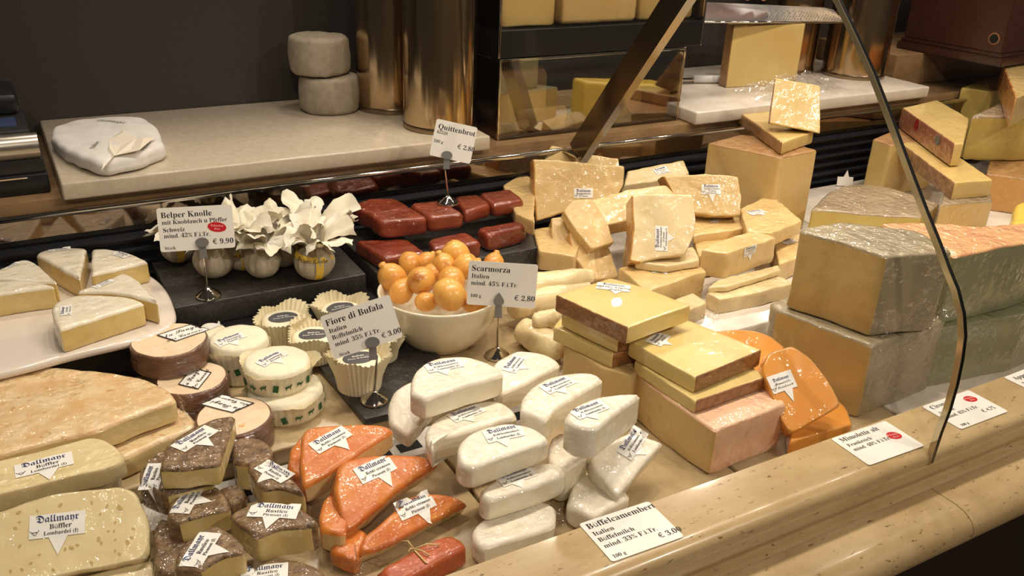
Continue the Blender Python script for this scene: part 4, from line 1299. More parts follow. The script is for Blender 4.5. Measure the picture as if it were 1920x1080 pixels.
q5 = qui('upper quince block at the far right', [(898, 362), (956, 352), (983, 373), (926, 383)], z1=q8.z1 + .031, h=.029)

# ------------------------------------------------------------------ bark-bound wheels and other small cheeses
def disc_wheel(label, left, right, z0, z1, name='bark_bound_wheel', dia=None, sheared=None, txt=True):
    a, b = at(*left, z1), at(*right, z1)
    c = (a + b) / 2; R = (a - b).length / 2
    p = wheel(name, label, 'cheese', (c.x, c.y), R, z0, z1 - z0, (bloom_disc, bark_band), r=.003, amp=.0008, group='bark-bound wheels')
    # top belongs to the bloom, side to the band
    return p


def diamond(p, c, xd, w, hh, sh, dim=1):
    s = hh / .034
    L = [('la Sangle', 'h', .0125 * s, .002 * s, .0065 * s), ('des Couvard', 'h', .0105 * s, 0, -.0075 * s)]
    return sticker(p, c, xd, w, L, hh=hh, mats=DIAMOND_MATS, cow=False, diamond=sh, label='white diamond sticker with dark frame and handwritten name')


W2 = disc_wheel('middle bark-bound round cheese, partly under the topmost one', (290, 715), (428, 700), DB, .0155)
W3 = disc_wheel('front bark-bound round cheese behind the brown wedges, sticker upside down', (364, 790), (511, 768), DB, .012)
W1 = disc_wheel('topmost bark-bound round cheese with a framed diamond sticker', (242, 647), (390, 627), .0165, .053)
diamond(W1, (344, 624), (372, 616), .055, .036, -.35)
diamond(W2, (366, 711), (379, 694), .05, .034, .3)
diamond(W3, (426, 758), (402, 752), .055, .034, .35)
pw = at(263, 690, .0); m = MB(); m.lathe([(0, 0), (.05, 0), (.051, .002), (.05, .0035), (0, .0035)], (0, 0, 0), seg=40)
wd = wheel('paper_disc', 'pale round paper lid under the topmost bark-bound cheese', 'disc', (W1.O.x - .012, W1.O.y - .006), .058, .0095 - .004, .003, (bloom_disc, bloom_disc), r=.001, amp=.0003) if False else None


def cow_print(m, c, R, z, th0, th1, n, seed):
    """small green cows and crates printed round the paper"""
    rnd = random.Random(seed)
    for k in range(n):
        th = th0 + (th1 - th0) * k / max(1, n - 1)
        zz = z + rnd.uniform(-.002, .002)
        s = .0042
        tilt = rnd.uniform(-.5, .5)
        shp = [(-1.2, -.2), (-1.0, .5), (-.4, .6), (.6, .55), (1.0, 1.0), (1.35, .8), (1.2, .3), (.8, .1), (.75, -.9), (.5, -.9), (.45, -.2), (-.5, -.2), (-.6, -.9), (-.85, -.9), (-.9, -.1)] if k % 3 else [(-.9, -1.3), (.9, -1.3), (.9, 1.3), (-.9, 1.3)]
        v = []
        for x, y in shp:
            x, y = (x * cos(tilt) - y * sin(tilt)) * s, (x * sin(tilt) + y * cos(tilt)) * s
            t = th + x / R
            v.append((c[0] + (R + .0016) * cos(t), c[1] + (R + .0016) * sin(t), zz + y))
        m.add(v, [tuple(range(len(v)))])


def cow_cheese(label, left, right, z0, z1, seed, wings=True, st=None):
    a, b = at(*left, z1), at(*right, z1)
    c = (a + b) / 2; R = (a - b).length / 2
    root = empty('cow_paper_cheese', (c.x, c.y, z0)); tag(root, label, 'cheese', 'fresh cheeses in cow-print paper')
    h = z1 - z0
    p = Piece()
    rnd = random.Random(seed)
    m = MB()
    prof = [(0, .001), (R * .9, .001), (R * .98, .006), (R, h * .5), (R * .985, h * .8), (R * .95, h * .93), (R * .88, h * .985), (R * .7, h), (R * .4, h + .001), (0, h + .0015)]
    ph = rnd.uniform(0, 9)
    m.lathe(prof, (c.x, c.y, z0), seg=56, fn=lambda th, i, r, z: (r * (1 + .012 * noise.noise((cos(th) * 2 + ph, sin(th) * 2, z * 60))), z + .0012 * noise.noise((cos(th) * r * 80, sin(th) * r * 80, ph))))
    m.obj('curd', fresh_curd, parent=root)
    p.bvh = BVHTree.FromPolygons(m.v, m.f); p.N = Vector((0, 0, 1)); p.O = Vector((c.x, c.y, z1)); p.root = root
    # paper sleeve with a ragged top edge
    m = MB()
    def fn(th, i, r, z):
        rag = noise.noise((cos(th) * 3 + ph, sin(th) * 3, 0)) * .004 + (.0006 * sin(th * 60))
        flare = max(0, noise.noise((cos(th) * 1.2 + ph * 2, sin(th) * 1.2, 4))) if i == 3 else 0
        return r + flare * .022 + .0006 * sin(th * 34), z + (rag if i >= 2 else 0) + flare * .01
    m.lathe([(R * .93, 0), (R * 1.01, .006), (R * 1.02, h * .55), (R * 1.03, h * .84)], (c.x, c.y, z0), seg=120, fn=fn)
    m.f = [f for f in m.f if len(f) == 4]; m.m = [0] * len(m.f)
    sl = m.obj('paper_sleeve', waxed_paper, parent=root)
    m = MB()
    cow_print(m, (c.x, c.y), R * 1.02, z0 + h * .42, radians(190), radians(352), 9, seed)
    o = mesh_obj('printed_cows', m.v, m.f, green_ink, parent=sl, origin=ORG[root.name], smooth=False)
    if st:
        sticker(p, st[0], st[1], .046, shop(.046, 'Crescenza', 'Piemont (I)'), spike=.3)
    p.z1 = z1; p.c = c; p.R = R
    return p


L3 = cow_cheese('bottom round fresh cheese in white paper with green cows, lowest of its stack', (462, 735), (605, 712), DB, .008, 3)
L1 = cow_cheese('round fresh cheese in cow-print paper behind the bark-bound ones', (391, 628), (503, 632), DB, .035, 1, st=((432, 636), (455, 628)))
L2 = cow_cheese('upper round fresh cheese with green cows on its paper, sticker on top', (455, 684), (581, 664), .0085, .045, 2, st=((510, 672), (535, 660)))
L0 = piece('fresh_cheese', 'round fresh cheese hidden behind, only its white sticker corner showing', 'cheese', [(372, 620), (378, 606, 1), (400, 602, 1), (425, 612, 1), (420, 628, 1), (395, 634, 1)], fresh_curd, None, z1=.02, h=.049, r=.006)
sticker(L0, (397, 612), (412, 606), .036, [], spike=0, cow=False)

slab_p = [(684, 786), (602, 690), (560, 612), (700, 590), (826, 666), (746, 772)]
sl2 = piece('slate_slab', 'thin dark slate under the soft cheeses in fluted paper cups', 'slab', slab_p, slate, None, z1=-.018, h=.0115, r=.001, cr=.002, amp=0)
SZ = -.0175


def cup(label, c, R, z0, h, seed, lean=0, st=True, lab_dir=(1, 0)):
    root = empty('cup_cheese', (c[0], c[1], z0)); tag(root, label, 'cheese', 'soft cheeses in fluted paper cups')
    rnd = random.Random(seed); ph = rnd.uniform(0, 9)
    m = MB()
    m.lathe([(0, .002), (R * .86, .002), (R * .95, h * .5), (R * .97, h * .8), (R * .92, h * .95), (R * .8, h * 1.0), (R * .5, h * 1.02), (0, h * 1.03)], (c[0], c[1], z0), seg=48,
            fn=lambda th, i, r, z: (r * (1 + .015 * noise.noise((cos(th) * 2 + ph, sin(th) * 2, z * 50))), z + .0012 * noise.noise((cos(th) * r * 70, sin(th) * r * 70, ph))))
    m.obj('curd', fresh_curd, parent=root)
    p = Piece(); p.bvh = BVHTree.FromPolygons(m.v, m.f); p.N = Vector((0, 0, 1)); p.O = Vector((c[0], c[1], z0 + h)); p.root = root
    m = MB()
    NF = 38
    def fn(th, i, r, z):
        t = i / 5
        fl = noise.noise((cos(th) * 1.3 + ph, sin(th) * 1.3, 2.2)) + .25
        fl = max(-.12, fl)
        return r + (.0006 + .0016 * t) * sin(th * NF) + (fl * .016 * max(0, t - .45) * 1.8), z + (noise.noise((cos(th) * 1.6, sin(th) * 1.6, ph)) * .012 * max(0, t - .4) * 1.6)
    m.lathe([(R * .9, 0), (R * .93, h * .2), (R * .98, h * .45), (R * 1.03, h * .7), (R * 1.08, h * .95), (R * 1.14, h * 1.2)], (c[0], c[1], z0), seg=NF * 8, fn=fn)
    m.f = [f for f in m.f if len(f) == 4]; m.m = [0] * len(m.f)
    m.obj('fluted_paper', waxed_paper, parent=root)
    if st:
        m = MB(); n_ = 28
        O = Vector((c[0], c[1], z0 + h * 1.02))
        d = Vector((lab_dir[0], lab_dir[1], 0)).normalized(); e = Vector((-d.y, d.x, 0))
        vs = []
        for q in range(4):
            for k in range(n_):
                a = 2 * pi * k / n_
                w_ = q / 3
                P = O + d * cos(a) * R * .66 * w_ + e * sin(a) * R * .5 * w_
                h_ = p.bvh.ray_cast(P + Vector((0, 0, .02)), Vector((0, 0, -1)), .05)
                vs.append((h_[0] if h_[0] is not None else P) + Vector((0, 0, .001)))
        ff = [(q * n_ + k, q * n_ + (k + 1) % n_, (q + 1) * n_ + (k + 1) % n_, (q + 1) * n_ + k) for q in range(3) for k in range(n_)]
        lo = mesh_obj('oval_label', vs, ff, mat('grey_label', (86, 86, 88), rough=.35, coat=.4), parent=root, origin=ORG[root.name])
        lo['label'] = 'dark grey oval label'
        put_sticker(p, ([], [], sum([sticker_shapes(.01, .01, [(t, 's', s_, 0, y_)], spike=0, cow=False)[2] for t, s_, y_ in (('Bufala', .0065, .003), ('Fiore di Bufala', .0052, -.004))], [])), O, d, Vector((0, 0, 1)), [paper_white, navy_ink, paper_white], name='lettering', lift=.0012)
    return p


for nm, px, zt, R, h, sd, ld in (('soft cheese in fluted paper cup at the left, grey oval label', (531, 596), .022, .036, .04, 1, (1, -.1)), ('soft cheese in fluted paper cup in the middle, left of the price card', (588, 628), .022, .035, .04, 2, (1, -.3)),
                                 ('soft cheese in fluted paper cup at the back behind the price card', (638, 578), .024, .036, .042, 3, (1, .1)), ('soft cheese in fluted paper cup at the front, below the price card', (672, 672), .03, .036, .047, 4, (1, -.1)),
                                 ('soft cheese in fluted paper cup at the right behind the price card', (712, 632), .018, .03, .036, 5, (1, 0))):
    P = at(px[0], px[1], zt)
    cup(nm, (P.x, P.y), R, SZ, zt - SZ, sd, lab_dir=ld)

# ------------------------------------------------------------------ paper-wrapped balls with yellow bands
bag_paper = mat('thin_white_paper', (234, 226, 206), (222, 212, 188), vscale=30, rough=.7, sub=.5)
ball_paper = mat('paper_over_dark_ball', (204, 192, 170), (172, 158, 136), vscale=22, rough=.6, bump=.5, bscale=60, stretch=(1, 1, .25))
yellow_band = mat('yellow_paper_band', (236, 196, 72), rough=.5)


def bag(label, base, R, seed, lean=(0, 0), neck=.0165, band=True, tall=1.0, flop=None):
    z0 = .0455
    root = empty('wrapped_ball', (base.x, base.y, z0)); tag(root, label, 'cheese', 'paper-wrapped cheese balls on the slate')
    rnd = random.Random(seed); ph = rnd.uniform(0, 20)
    H = R * 1.75
    m = MB()
    prof = [(0, 0)] + [(R * sin(a), R * .93 * (1 - cos(a))) for a in [pi * k / 16 for k in range(2, 14)]] + [(R * .52, H * .97), (neck, H * 1.04)]
    def f1(th, i, r, z):
        u = max(0, z / H - .25)
        return r * (1 + .1 * u * (sin(th * 11 + ph + z * 40) + .6 * sin(th * 17 + 2 * ph)) + .03 * noise.noise((cos(th) * 2 + ph, sin(th) * 2, z * 30))), z
    m.lathe(prof, (base.x, base.y, z0), seg=96, fn=f1)
    for i, v in enumerate(m.v):
        t = max(0, v.z - z0) / H
        v.x += lean[0] * t * t; v.y += lean[1] * t * t
    m.obj('ball', ball_paper, parent=root)
    top = Vector((base.x + lean[0], base.y + lean[1], z0 + H * 1.02))
    m = MB()
    NP = 10
    gx, gy_ = (flop or (0, 0))
    for k in range(NP):
        a0 = 2 * pi * k / NP + rnd.uniform(-.25, .25)
        L = R * rnd.uniform(1.15, 1.6) * tall
        el = radians(rnd.uniform(50, 72) if k % 3 else rnd.uniform(74, 88))
        wd = R * rnd.uniform(1.0, 1.45)
        fold = rnd.uniform(.35, .8) * rnd.choice((-1, 1))
        D0 = Vector((cos(a0), sin(a0), 0)); T0 = Vector((-sin(a0), cos(a0), 0))
        NU, NV = 12, 10
        vs = []
        for j in range(NV + 1):
            t = j / NV
            e_ = el - t * .5
            ctr = D0 * (neck * .8 + L * t * cos(e_) * (.5 + .5 * t)) + Vector((0, 0, L * t * sin(e_)))
            w_ = neck * .9 + (wd - neck) * (t ** .55)
            for i in range(NU + 1):
                u = i / NU * 2 - 1
                tipz = -.12 * L * t * abs(u) ** 1.5
                ctr = D0 * (neck * .8 + L * (1 - .1 * u * u * t) * t * cos(e_) * (.5 + .5 * t)) + Vector((0, 0, L * (1 - .1 * u * u * t + .2 * noise.noise((u * 2.4, k * 1.7, ph)) * t) * t * sin(e_)))
                p = top + ctr + T0 * u * w_ * .62 + (D0 * sin(el) - Vector((0, 0, cos(el)))) * (abs(u) - .5) * w_ * fold * t + Vector((0, 0, tipz))
                p += Vector((gx, gy_, -.12)) * R * t * t
                vs.append(p + noise.noise_vector(p * 45 + Vector((ph, 0, 0))) * .007 * t + noise.noise_vector(p * 120) * .003)
        m.add(vs, [(j * (NU + 1) + i, j * (NU + 1) + i + 1, (j + 1) * (NU + 1) + i + 1, (j + 1) * (NU + 1) + i) for j in range(NV) for i in range(NU)])
    m.obj('gathered_top', bag_paper, parent=root, sharp=70)
    if band:
        m = MB()
        rb = neck * 1.12
        m.lathe([(R * .955, R * 1.27), (R * .92, R * 1.35), (R * .87, R * 1.43), (R * .81, R * 1.5)], (base.x + lean[0] * .4, base.y + lean[1] * .4, z0), seg=48, fn=lambda th, i, r, z: (r * 1.03, z + .003 * sin(th + ph)))
        m.f = [f for f in m.f if len(f) == 4]; m.m = [0] * len(m.f)
        # hanging end
        th = -pi / 2 + rnd.uniform(-.6, .8)
        for j in range(10):
            pass
        pts = []
        for j in range(9):
            a = pi * (.36 + .5 * j / 8)
            rr = R * 1.035 * sin(a) + .0008
            zz = z0 + R * .93 * (1 + cos(a))
            lt = max(0, zz - z0) / H
            for sd in (-1, 1):
                t_ = th + sd * .0065 / max(rr, .014)
                pts.append((base.x + rr * cos(t_) + lean[0] * lt * lt, base.y + rr * sin(t_) + lean[1] * lt * lt, zz))
        m.add(pts, [(2 * j, 2 * j + 2, 2 * j + 3, 2 * j + 1) for j in range(8)])
        bo = m.obj('yellow_band', yellow_band, parent=root)
        # printed name round the band
        v2, f2_ = text2d('Belper Knolle', 'n')
        vv = []
        for x, y in v2:
            t_ = th - .3 + (x - 3.0) * .0075 / (rb * 1.36)
            k_ = min(1, max(0, y * .9))
            rr = R * (.96 - .2 * k_ ** 1.4) * 1.03 + .0012
            vv.append((base.x + lean[0] * .4 + rr * cos(t_), base.y + lean[1] * .4 + rr * sin(t_), z0 + R * (1.27 + .25 * k_) + .003 * sin(t_ + ph)))
        mesh_obj('band_lettering', vv, f2_, black_ink, parent=bo, origin=ORG[root.name], smooth=False)
    return root


def bagp(px, dy, R):
    P = at(px[0], px[1], .0455)
    return Vector((P.x, P.y + dy, 0))


bag('paper-wrapped ball behind the steel pin of its price card', bagp((412, 531), .03, .034), .034, 11, neck=.0165, tall=.85, flop=(.1, -.3), band=False)
bag('paper-wrapped ball second from the right, top folded toward the viewer', bagp((503, 531), .03, .031), .031, 12, neck=.0165, tall=1.25, flop=(.35, -.5), band=False)
bag('paper-wrapped ball at the right end with a yellow band reading its name', bagp((601, 534), .03, .034), .034, 13, neck=.0165, tall=1.35, flop=(.3, .1), lean=(.004, .0))
bag('paper-wrapped ball at the left end, half behind the price card', bagp((342, 488 + 14), .03, .028), .028, 14, neck=.0165, tall=.9, flop=(-.1, 0))
bag('paper-wrapped ball at the back left with tall ruffled paper', bagp((456, 505), .0, .03) + Vector((0, .055, 0)) * 0 + Vector((.0, .0, 0)), .03, 15, neck=.0165, tall=1.75, flop=(.15, .0))
bag('paper-wrapped ball at the back middle with tall ruffled paper', bagp((533, 498), .0, .03), .03, 16, neck=.0165, tall=1.7, flop=(.1, .1), band=False)
bag('paper-wrapped ball at the back right, highest ruffles', bagp((590, 494), .0, .03), .03, 17, neck=.0165, tall=1.9, flop=(.3, .1))

# ------------------------------------------------------------------ bowl of smoked scamorze
porcelain = mat('cream_porcelain', (232, 222, 196), rough=.12, coat=.6)
bc = (at(705, 540, .07) + at(950, 540, .07)) / 2
bz = DB
BW = (at(705, 540, .07) - at(945, 545, .07)).length / 2
m = MB()
bp = [(0, .004), (.045, .004), (.05, 0), (.056, .003), (.075, .022), (.094, .052), (.104, .076), (.108, .092), (.1095, .098), (.1085, .1005), (.106, .1), (.1035, .094), (.098, .076), (.088, .054), (.068, .026), (.045, .0135), (0, .012)]
kb = BW / .1095
def bfn(th, i, r, z):
    lift = .012 * cos(th - radians(205)) + .004 * cos(2 * th)
    return r * (1 + .06 * cos(2 * (th - .4)) * z / .1), z * (1 + lift * 4) if z > .03 else z
m.lathe([(r * kb, z * .98) for r, z in bp], (bc.x, bc.y, bz), seg=96, fn=bfn)
bo = m.obj('porcelain_bowl', porcelain, origin=(bc.x, bc.y, bz)); tag(bo, 'cream porcelain bowl full of smoked scamorze beside the price card', 'bowl')
sc_m = mat('smoked_scamorza_skin', (230, 176, 88), (206, 136, 56), vscale=18, rough=.32, coat=.15, spots=(172, 104, 44), sscale=14, sthr=.6, sub=.1)


def scam(label, px, z, R, axis, cutend=0.0, seed=0):
    c = at(px[0], px[1], z)
    a = Vector(axis).normalized()
    u = a.orthogonal().normalized(); v_ = a.cross(u)
    m = MB()
    prof = [(0, -1.08), (.35, -1.04), (.7, -.8), (.93, -.4), (1.0, 0), (.95, .4), (.78, .75), (.55, .98), (.36, 1.12), (.26, 1.22), (.3, 1.33), (.2, 1.42), (0, 1.45)]
    if cutend:
        prof = prof[:8] + [(.4, 1.02), (0, 1.0)]
    seg = 32
    vs, ff = [], []
    rnd = random.Random(seed); ph = rnd.uniform(0, 20)
    for r, t in prof:
        for k in range(seg):
            th = 2 * pi * k / seg
            rr = r * (1 + .06 * noise.noise((cos(th) * 1.5 + ph, sin(th) * 1.5, t * 1.5)))
            vs.append(c + (u * cos(th) * rr + v_ * sin(th) * rr + a * t) * R)
    for i in range(len(prof) - 1):
        for k in range(seg):
            ff.append((i * seg + k, i * seg + (k + 1) % seg, (i + 1) * seg + (k + 1) % seg, (i + 1) * seg + k))
    o = mesh_obj('scamorza', vs, ff, sc_m, origin=c)
    tag(o, label, 'cheese', G_SCA)


X, Y_, Z_ = (1, 0, 0), (0, 1, 0), (0, 0, 1)
for lb, px, z, R, ax, ce in (
        ('smoked scamorza at the far left rim of the bowl', (736, 522), .075, .0235, (-.5, .2, .8), 0),
        ('smoked scamorza low at the front left of the bowl', (752, 547), .062, .020, (.6, .3, .5), 0),
        ('smoked scamorza standing at the back left of the bowl', (768, 495), .078, .020, (.3, .5, .9), 1),
        ('smoked scamorza at the back, brown pointed end up', (798, 492), .076, .0175, (.8, .3, .5), 0),
        ('round smoked scamorza in the front middle of the bowl', (790, 526), .083, .0235, (.5, .6, -.4), 1),
        ('yellow smoked scamorza lying at the front rim', (798, 566), .06, .0165, (1, -.2, -.2), 1),
        ('smoked scamorza in the centre of the bowl, pointed end down', (833, 500), .088, .021, (-.3, .2, .9), 0),
        ('large smoked scamorza tipped over the right of the centre', (847, 527), .084, .0225, (.2, .8, .3), 1),
        ('round smoked scamorza at the front right with a folded seam', (843, 553), .082, .0255, (-.2, .9, .5), 1),
        ('topmost smoked scamorza at the back of the heap', (855, 478), .1, .0235, (-.5, .3, .8), 1),
        ('second topmost smoked scamorza, pale side up', (872, 500), .093, .0215, (.5, -.3, .6), 1),
        ('smoked scamorza behind the price card corner', (897, 515), .075, .02, (.2, .5, .8), 0),
        ('smoked scamorza at the back right rim above the price card', (925, 496), .072, .0185, (.5, .4, .8), 0),
        ('smoked scamorza at the right below the price card', (890, 566), .066, .02, (.9, 0, .1), 1),
        ('small smoked scamorza in a gap near the middle', (812, 512), .078, .0175, (.6, -.5, .2), 1)):
    scam(lb, px, z, R, ax, ce, seed=px[0])

# ------------------------------------------------------------------ white cheeses in tied bags
bagm = mat('white_cheese_in_film', (232, 214, 168), (224, 202, 150), vscale=20, rough=.35, coat=1, film=.9, fscale=50, sub=.1)


def blob(label, pts, name='bagged_cheese'):
    """pts: (px, py, z, radius)"""
    P = [at(a, b, z) for a, b, z, r in pts]
    Rr = [p[3] for p in pts]
    # densify
    Q, q = [], []
    for i in range(len(P) - 1):
        for k in range(5):
            t = k / 5
            Q.append(P[i].lerp(P[i + 1], t)); q.append(Rr[i] * (1 - t) + Rr[i + 1] * t)
    Q.append(P[-1]); q.append(Rr[-1])
    e0 = (Q[0] - Q[1]).normalized(); e1 = (Q[-1] - Q[-2]).normalized()
    Q = [Q[0] + e0 * q[0] * .55, Q[0] + e0 * q[0] * .42, Q[0] + e0 * q[0] * .2] + Q + [Q[-1] + e1 * q[-1] * .2, Q[-1] + e1 * q[-1] * .42, Q[-1] + e1 * q[-1] * .55]
    q = [q[0] * .15, q[0] * .6, q[0] * .85] + q + [q[-1] * .85, q[-1] * .6, q[-1] * .15]
    m = MB(); m.tube(Q, q, seg=28)
    for v in m.v:
        v += noise.noise_vector(v * 45) * .004 + noise.noise_vector(v * 140) * .0009
    o = m.obj(name, bagm, origin=(P[0].x, P[0].y, min(v.z for v in m.v)))
    tag(o, label, 'cheese', 'white cheeses in tied bags')
    return o


blob('long white cheese in a film bag, upper one behind the price card', [(985, 540, .03, .024), (1030, 532, .032, .022), (1075, 522, .034, .018), (1110, 517, .036, .011)])
blob('long white cheese in a film bag, second from the top', [(965, 575, .012, .022), (1020, 562, .014, .023), (1060, 548, .016, .02), (1100, 538, .018, .014)])
blob('round white cheese in a film bag, lowest, resting on the tray', [(985, 622, -.006, .024), (1015, 640, -.006, .026), (1050, 655, -.006, .02)])
blob('knotted neck of a white cheese bag beside the yellow stack', [(1005, 602, .025, .013), (1030, 598, .028, .016), (1046, 592, .03, .01)])


# ------------------------------------------------------------------ loose film edges
def film_edge(pc, pts, height, seed, wob=.006, name='film_edge'):
    """crumpled strip of clear film along real points; each point: photo pixel on a plane at height z"""
    P = [at(x, y, z) for x, y, z in pts]
    Q = []
    for i in range(len(P) - 1):
        for k in range(14):
            Q.append(P[i].lerp(P[i + 1], k / 14))
    Q.append(P[-1])
    R_ = 7
    vs, ff = [], []
    for i, q in enumerate(Q):
        t = (Q[min(i + 1, len(Q) - 1)] - Q[max(i - 1, 0)]).normalized()
        o_ = t.cross(Vector((0, 0, 1)))
        if o_.y > 0:
            o_ = -o_
        for j in range(R_):
            u = j / (R_ - 1)
            b = q + Vector((0, 0, height * u * (1 + .4 * noise.noise((i * .3, seed, 0))))) + o_ * (wob * (1 - u) * (1 + noise.noise((i * .45, seed, u * 2))))
            vs.append(b + noise.noise_vector((i * .8, j * 1.1, seed)) * .0026)
    for i in range(len(Q) - 1):
        for j in range(R_ - 1):
            a = i * R_ + j
            ff.append((a, a + 1, a + R_ + 1, a + R_))
    return mesh_obj(name, vs, ff, film_mat('cling_film'), parent=pc.root, origin=ORG[pc.root.name], smooth=False)


film_edge(k2, [(270, 925, .03), (283, 960, .015), (300, 985, .005), (290, 1040, -.02)], .02, 1, wob=.012)
film_edge(M3, [(1484, 842, DZ + .001), (1540, 825, DZ + .001), (1598, 806, DZ + .001)], .03, 2, wob=.004)
film_edge(g1, [(1640, 632, g2.z1 + .002), (1700, 612, g2.z1 + .002), (1768, 590, g2.z1 + .002)], .025, 3, wob=.006)
film_edge(c6, [(892, 1020, DZ + .002), (940, 1012, DZ + .002), (1000, 996, DZ + .002), (1048, 975, DZ + .002)], .018, 4, wob=.012)
film_edge(o3, [(664, 1040, -.01), (670, 1062, -.03), (690, 1078, -.04)], .02, 5, wob=.012)
film_edge(c4, [(852, 870, .03), (858, 895, .02), (868, 925, .01)], .012, 6, wob=.008)
film_edge(b1, [(336, 760, .02), (341, 785, .01), (338, 806, .005)], .02, 7, wob=.008)
film_edge(P20, [(1296, 600, DB + .001), (1320, 604, DB + .001), (1342, 596, DB + .001)], .02, 8, wob=.01)

# ------------------------------------------------------------------ price cards
def rrect(w, h, r, k=5):
    o = []
    for cx, cy, a0 in ((w / 2 - r, h / 2 - r, 0), (-w / 2 + r, h / 2 - r, 90), (-w / 2 + r, -h / 2 + r, 180), (w / 2 - r, -h / 2 + r, 270)):
        for i in range(k + 1):
            a = radians(a0 + 90 * i / k)
            o.append((cx + r * cos(a), cy + r * sin(a)))
    return o


def card_parts(root, O, U, V, N, w, h, lines, oval=None, thick=.0009, name='card'):
    def W(x, y, z):
        return O + U * x + V * y + N * z
    ol = rrect(w, h, .004)
    n = len(ol)
    vs = [W(x, y, 0) for x, y in ol] + [W(x, y, -thick) for x, y in ol]
    ff = [tuple(range(n)), tuple(range(2 * n - 1, n - 1, -1))] + [(i, n + i, n + (i + 1) % n, (i + 1) % n) for i in range(n)]
    c = part(name, root, vs, ff, card_plastic, smooth=False)
    tv, tf = [], []
    for t, sty, u, v, s in lines:
        v2, f2 = text2d(t, sty, -.004)
        b = len(tv)
        x0 = min([p[0] for p in v2] or [0])
        tv += [W((p[0] - x0) * s * h + (u - .5) * w, p[1] * s * h + (.5 - v) * h, .0003) for p in v2]
        tf += [tuple(b + i for i in q) for q in f2]
    if tv:
        o = mesh_obj('lettering', tv, tf, black_ink, parent=c, origin=ORG[root.name], smooth=False)
    if oval:
        u, v, a, b_ = oval
        n_ = 32
        ov = [W((u - .5) * w + cos(2 * pi * k / n_) * a * w, (.5 - v) * h + sin(2 * pi * k / n_) * b_ * h - cos(2 * pi * k / n_) * a * w * .12, .0003) for k in range(n_)]
        rs = mesh_obj('red_oval', ov, [tuple(range(n_))], red_ink, parent=c, origin=ORG[root.name], smooth=False)
        rs['label'] = 'red oval with pale lettering'
        tv, tf = [], []
        for t, dy in (('Rohmilch', .3), ('Käse', -.35)):
            v2, f2 = text2d(t, 'i')
            mx = (min(p[0] for p in v2) + max(p[0] for p in v2)) / 2
            s = b_ * h * .62
            b = len(tv)
            tv += [W((u - .5) * w + (p[0] - mx) * s, (.5 - v) * h + (p[1] - .33) * s + dy * b_ * h - (p[0] - mx) * s * .12, .0006) for p in v2]
            tf += [tuple(b + i for i in q) for q in f2]
        part('oval_lettering', root, tv, tf, mat('pale_pink_ink', (244, 190, 184), rough=.5), smooth=False).parent = rs
    return c


def stand_card(label, base, bz, corners, lines, az=-20, el=12, top='disc', clip=None, oval=None, dback=.006):
    P = at(base[0], base[1], bz)
    root = empty('price_card_stand', (P.x, P.y, bz)); tag(root, label, 'price card', 'price cards on steel stands')
    N = nrm(az, el)
    A = Vector((P.x, P.y, bz + .05)) + N * dback
    q = [onplane(x, y, A, N) for x, y in corners]
    O = sum(q, Vector()) / 4
    w = ((q[1] - q[0]).length + (q[2] - q[3]).length) / 2
    h = ((q[3] - q[0]).length + (q[2] - q[1]).length) / 2
    U = ((q[1] - q[0]) + (q[2] - q[3])).normalized(); V = N.cross(U).normalized()
    card_parts(root, O, U, V, N, w, h, lines, oval)
    # base, rod, clip
    m = MB(); m.lathe([(0, 0), (.0195, 0), (.0205, .002), (.02, .0045), (.016, .0065), (.0155, .008), (.011, .0098), (.0105, .0115), (.0055, .0135), (.004, .017), (0, .0175)], (P.x, P.y, bz), seg=40)
    m.obj('base', chrome, parent=root, sharp=60)
    cp = onplane(clip[0], clip[1], A, N)
    tip = cp + N * .0035
    rt = cp - V * .022 - N * .001
    m = MB(); m.tube([(P.x, P.y, bz + .015), rt, rt + V * .008], [.0019, .0016, .0016], seg=12)
    m.obj('rod', chrome, parent=root)
    m = MB()
    Uc = Vector((U.x, U.y, 0)).normalized(); Vc = N.cross(Uc)
    def cb(x, y, z): return cp + Uc * x + Vc * y + N * z
    for z0, z1, sg in ((.0012, .0026, 1), (-.0034, -.0024, 1)):
        vs = [cb(x, y, z) for z in (z0, z1) for x, y in ((-.0062, -.026), (.0062, -.026), (.005, -.004), (-.005, -.004))]
        m.add(vs, [(3, 2, 1, 0), (4, 5, 6, 7), (0, 1, 5, 4), (1, 2, 6, 5), (2, 3, 7, 6), (3, 0, 4, 7)])
    m.obj('clip', clip_steel, parent=root, smooth=False)
    m = MB()
    if top == 'disc':
        n_ = 28
        sh = [(cos(2 * pi * k / n_) * .0105, sin(2 * pi * k / n_) * .0078) for k in range(n_)]
    else:
        sh = [(0, .0165), (-.004, .011), (-.0085, .0035), (-.0078, -.0015), (-.003, -.004), (.003, -.004), (.0078, -.0015), (.0085, .0035), (.004, .011)][::-1]
    n_ = len(sh)
    m.add([cb(x, y, z) for z in (.0026, .0046) for x, y in sh], [tuple(range(n_))[::-1], tuple(range(n_, 2 * n_))] + [(i, (i + 1) % n_, n_ + (i + 1) % n_, n_ + i) for i in range(n_)])
    m.obj('clip_head', clip_steel, parent=root, smooth=False)
    return root


